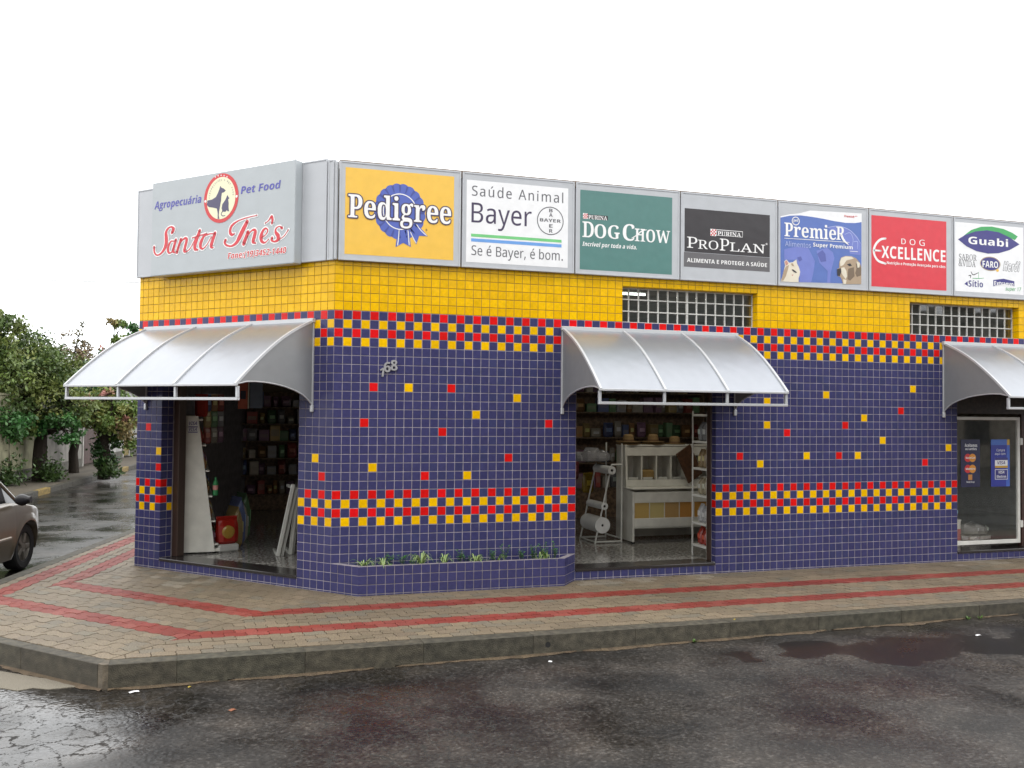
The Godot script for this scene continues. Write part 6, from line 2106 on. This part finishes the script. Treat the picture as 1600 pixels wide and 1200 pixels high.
	wall.call("white wall past the brown gate behind the flowering tree", "wall", 12.2, 15.2, 2.4, Color(0.55, 0.54, 0.52), "white_wall")
	gate.call("narrow mustard yellow door in the far white wall", 15.4, 16.4, Color(0.36, 0.27, 0.07), "yellow_door")
	wall.call("pale wall at the far end of the side street", "wall", 16.6, 26.0, 2.6, Color(0.52, 0.51, 0.5), "end_wall")
	# houses behind the walls with tiled roofs
	for k in [[-5.0, 6.0, 2.9, Color(0.4, 0.36, 0.28), "cream house with a low tiled roof behind the garden wall"], [7.0, 13.5, 3.0, Color(0.42, 0.33, 0.28), "pinkish house with a grey brown tiled roof behind the grey wall"], [14.2, 24.0, 3.0, Color(0.5, 0.48, 0.45), "pale house far up the side street"]]:
		var n := thing("house", k[4], "house", far_at(k[0], 2.6) + Vector3(0, -0.02, 0), turn, "houses across the side street")
		var L: float = k[1] - k[0]
		var H: float = k[2]
		var b := MB.new()
		b.col = k[3]
		b.box(Vector3(0, 0, -6.0), Vector3(L, H, 0))
		put(n, "wall", b, M.plaster)
		var rf := MB.new()
		rf.col = Color(0.13, 0.09, 0.07)
		var e := 0.4
		var top := H + 1.1
		rf.quad(Vector3(-e, H - 0.05, e), Vector3(L + e, H - 0.05, e), Vector3(L - 1.5, top, -3.0), Vector3(1.5, top, -3.0))
		rf.quad(Vector3(L + e, H - 0.05, -6.0 - e), Vector3(-e, H - 0.05, -6.0 - e), Vector3(1.5, top, -3.0), Vector3(L - 1.5, top, -3.0))
		rf.tri(Vector3(L + e, H - 0.05, e), Vector3(L + e, H - 0.05, -6.0 - e), Vector3(L - 1.5, top, -3.0))
		rf.tri(Vector3(-e, H - 0.05, -6.0 - e), Vector3(-e, H - 0.05, e), Vector3(1.5, top, -3.0))
		put(n, "roof", rf, M.bark)
		bar(n, "fascia", Vector3(-e, H - 0.16, e - 0.04), Vector3(L + e, H - 0.051, e), Color(0.3, 0.27, 0.24), M.matte)
		for x in [1.2, L - 2.4]:
			bar(n, "window", Vector3(x, 1.0, 0.001), Vector3(x + 1.2, 2.1, 0.03), Color(0.03, 0.03, 0.035), M.dark_glass)
			bar(n, "window_frame", Vector3(x - 0.06, 0.94, 0.002), Vector3(x + 1.26, 1.0, 0.06), Color(0.5, 0.48, 0.45), M.white)
	# the other side of the front street: what the glazed tiles and panes mirror
	for k in [[-26.0, 9.0, 6.2, Color(0.3, 0.27, 0.22), "tan two storey house across the front street"], [-15.5, 10.0, 7.0, Color(0.36, 0.33, 0.3), "grey two storey house across the front street"], [-4.0, 11.0, 6.6, Color(0.32, 0.26, 0.2), "ochre two storey house across the front street"], [8.5, 10.0, 7.2, Color(0.28, 0.28, 0.27), "dark grey two storey house across the front street"], [20.0, 12.0, 6.4, Color(0.34, 0.3, 0.25), "beige two storey house across the front street"]]:
		var n := thing("facing_house", k[4], "house", Vector3(k[0] + k[1], -0.2, 21.0), PI, "houses across the front street")
		var b := MB.new()
		b.col = k[3]
		b.box(Vector3(0, 0, -7.0), Vector3(k[1], k[2], 0))
		put(n, "wall", b, M.plaster)
		bar(n, "cornice", Vector3(-0.1, k[2] + 0.001, -7.1), Vector3(k[1] + 0.1, k[2] + 0.3, 0.25), Color(0.25, 0.22, 0.19), M.plaster)
		for i in 3:
			var x: float = k[1] * (0.14 + 0.28 * i)
			for y in [1.0, 4.0]:
				bar(n, "window", Vector3(x, y, 0.001), Vector3(x + 1.3, y + 1.3, 0.04), Color(0.03, 0.03, 0.035), M.dark_glass)
		bar(n, "door", Vector3(k[1] * 0.86, 0.0, 0.001), Vector3(k[1] * 0.86 + 0.95, 2.1, 0.05), Color(0.1, 0.05, 0.03), M.wood)
	var an := thing("roof_aerial", "thin television aerial mast on the tiled roof", "aerial", far_at(9.6, 5.6) + Vector3(0, 3.9, 0), turn)
	var am := MB.new()
	am.col = Color(0.2, 0.2, 0.2)
	am.tube([Vector3(0, 0, 0), Vector3(0, 1.6, 0)], [0.015], 6)
	put(an, "mast", am, M.alu)
	for y in [1.3, 1.5]:
		var cb := MB.new()
		cb.col = Color(0.2, 0.2, 0.2)
		cb.tube([Vector3(-0.25, y, 0), Vector3(0.25, y, 0)], [0.01], 5)
		put(an, "crossbar", cb, M.alu)


# ---------------------------------------------------------------- scene
func _ready() -> void:
	rng.seed = 20417
	var cam := Camera3D.new()
	cam.name = "camera"
	add_child(cam)
	cam.position = CAM
	cam.rotation = Vector3(deg_to_rad(1.572), deg_to_rad(-18.377), deg_to_rad(0.574))
	cam.fov = 43.68
	cam.near = 0.05
	cam.far = 2000.0
	cam.current = true
	var env := Environment.new()
	env.background_mode = Environment.BG_SKY
	var sm := ProceduralSkyMaterial.new()
	sm.sky_top_color = Color(1.0, 1.0, 1.0)
	sm.sky_horizon_color = Color(0.955, 0.965, 0.975)
	sm.ground_horizon_color = Color(0.5, 0.5, 0.5)
	sm.ground_bottom_color = Color(0.25, 0.24, 0.23)
	sm.sky_curve = 0.3
	sm.sky_energy_multiplier = 1.12
	var sky := Sky.new()
	sky.sky_material = sm
	env.sky = sky
	env.tonemap_mode = Environment.TONE_MAPPER_LINEAR
	env.tonemap_exposure = 1.9
	env.sdfgi_enabled = true
	env.ssao_enabled = true
	env.ssil_enabled = true
	var we := WorldEnvironment.new()
	we.name = "environment"
	we.environment = env
	add_child(we)
	var sun := DirectionalLight3D.new()
	sun.name = "sun"
	sun.light_color = Color(1.0, 0.985, 0.96)
	sun.light_energy = 0.3
	sun.light_angular_distance = 30.0
	sun.shadow_enabled = true
	add_child(sun)
	sun.rotation = Vector3(deg_to_rad(-58), deg_to_rad(-22), 0)
	make_materials()
	build_ground()
	build_shop()
	build_canopies()
	build_signs()
	build_planter()
	build_corner_inside()
	build_front_inside()
	build_glass_door()
	build_car()
	build_street()
	build_litter()
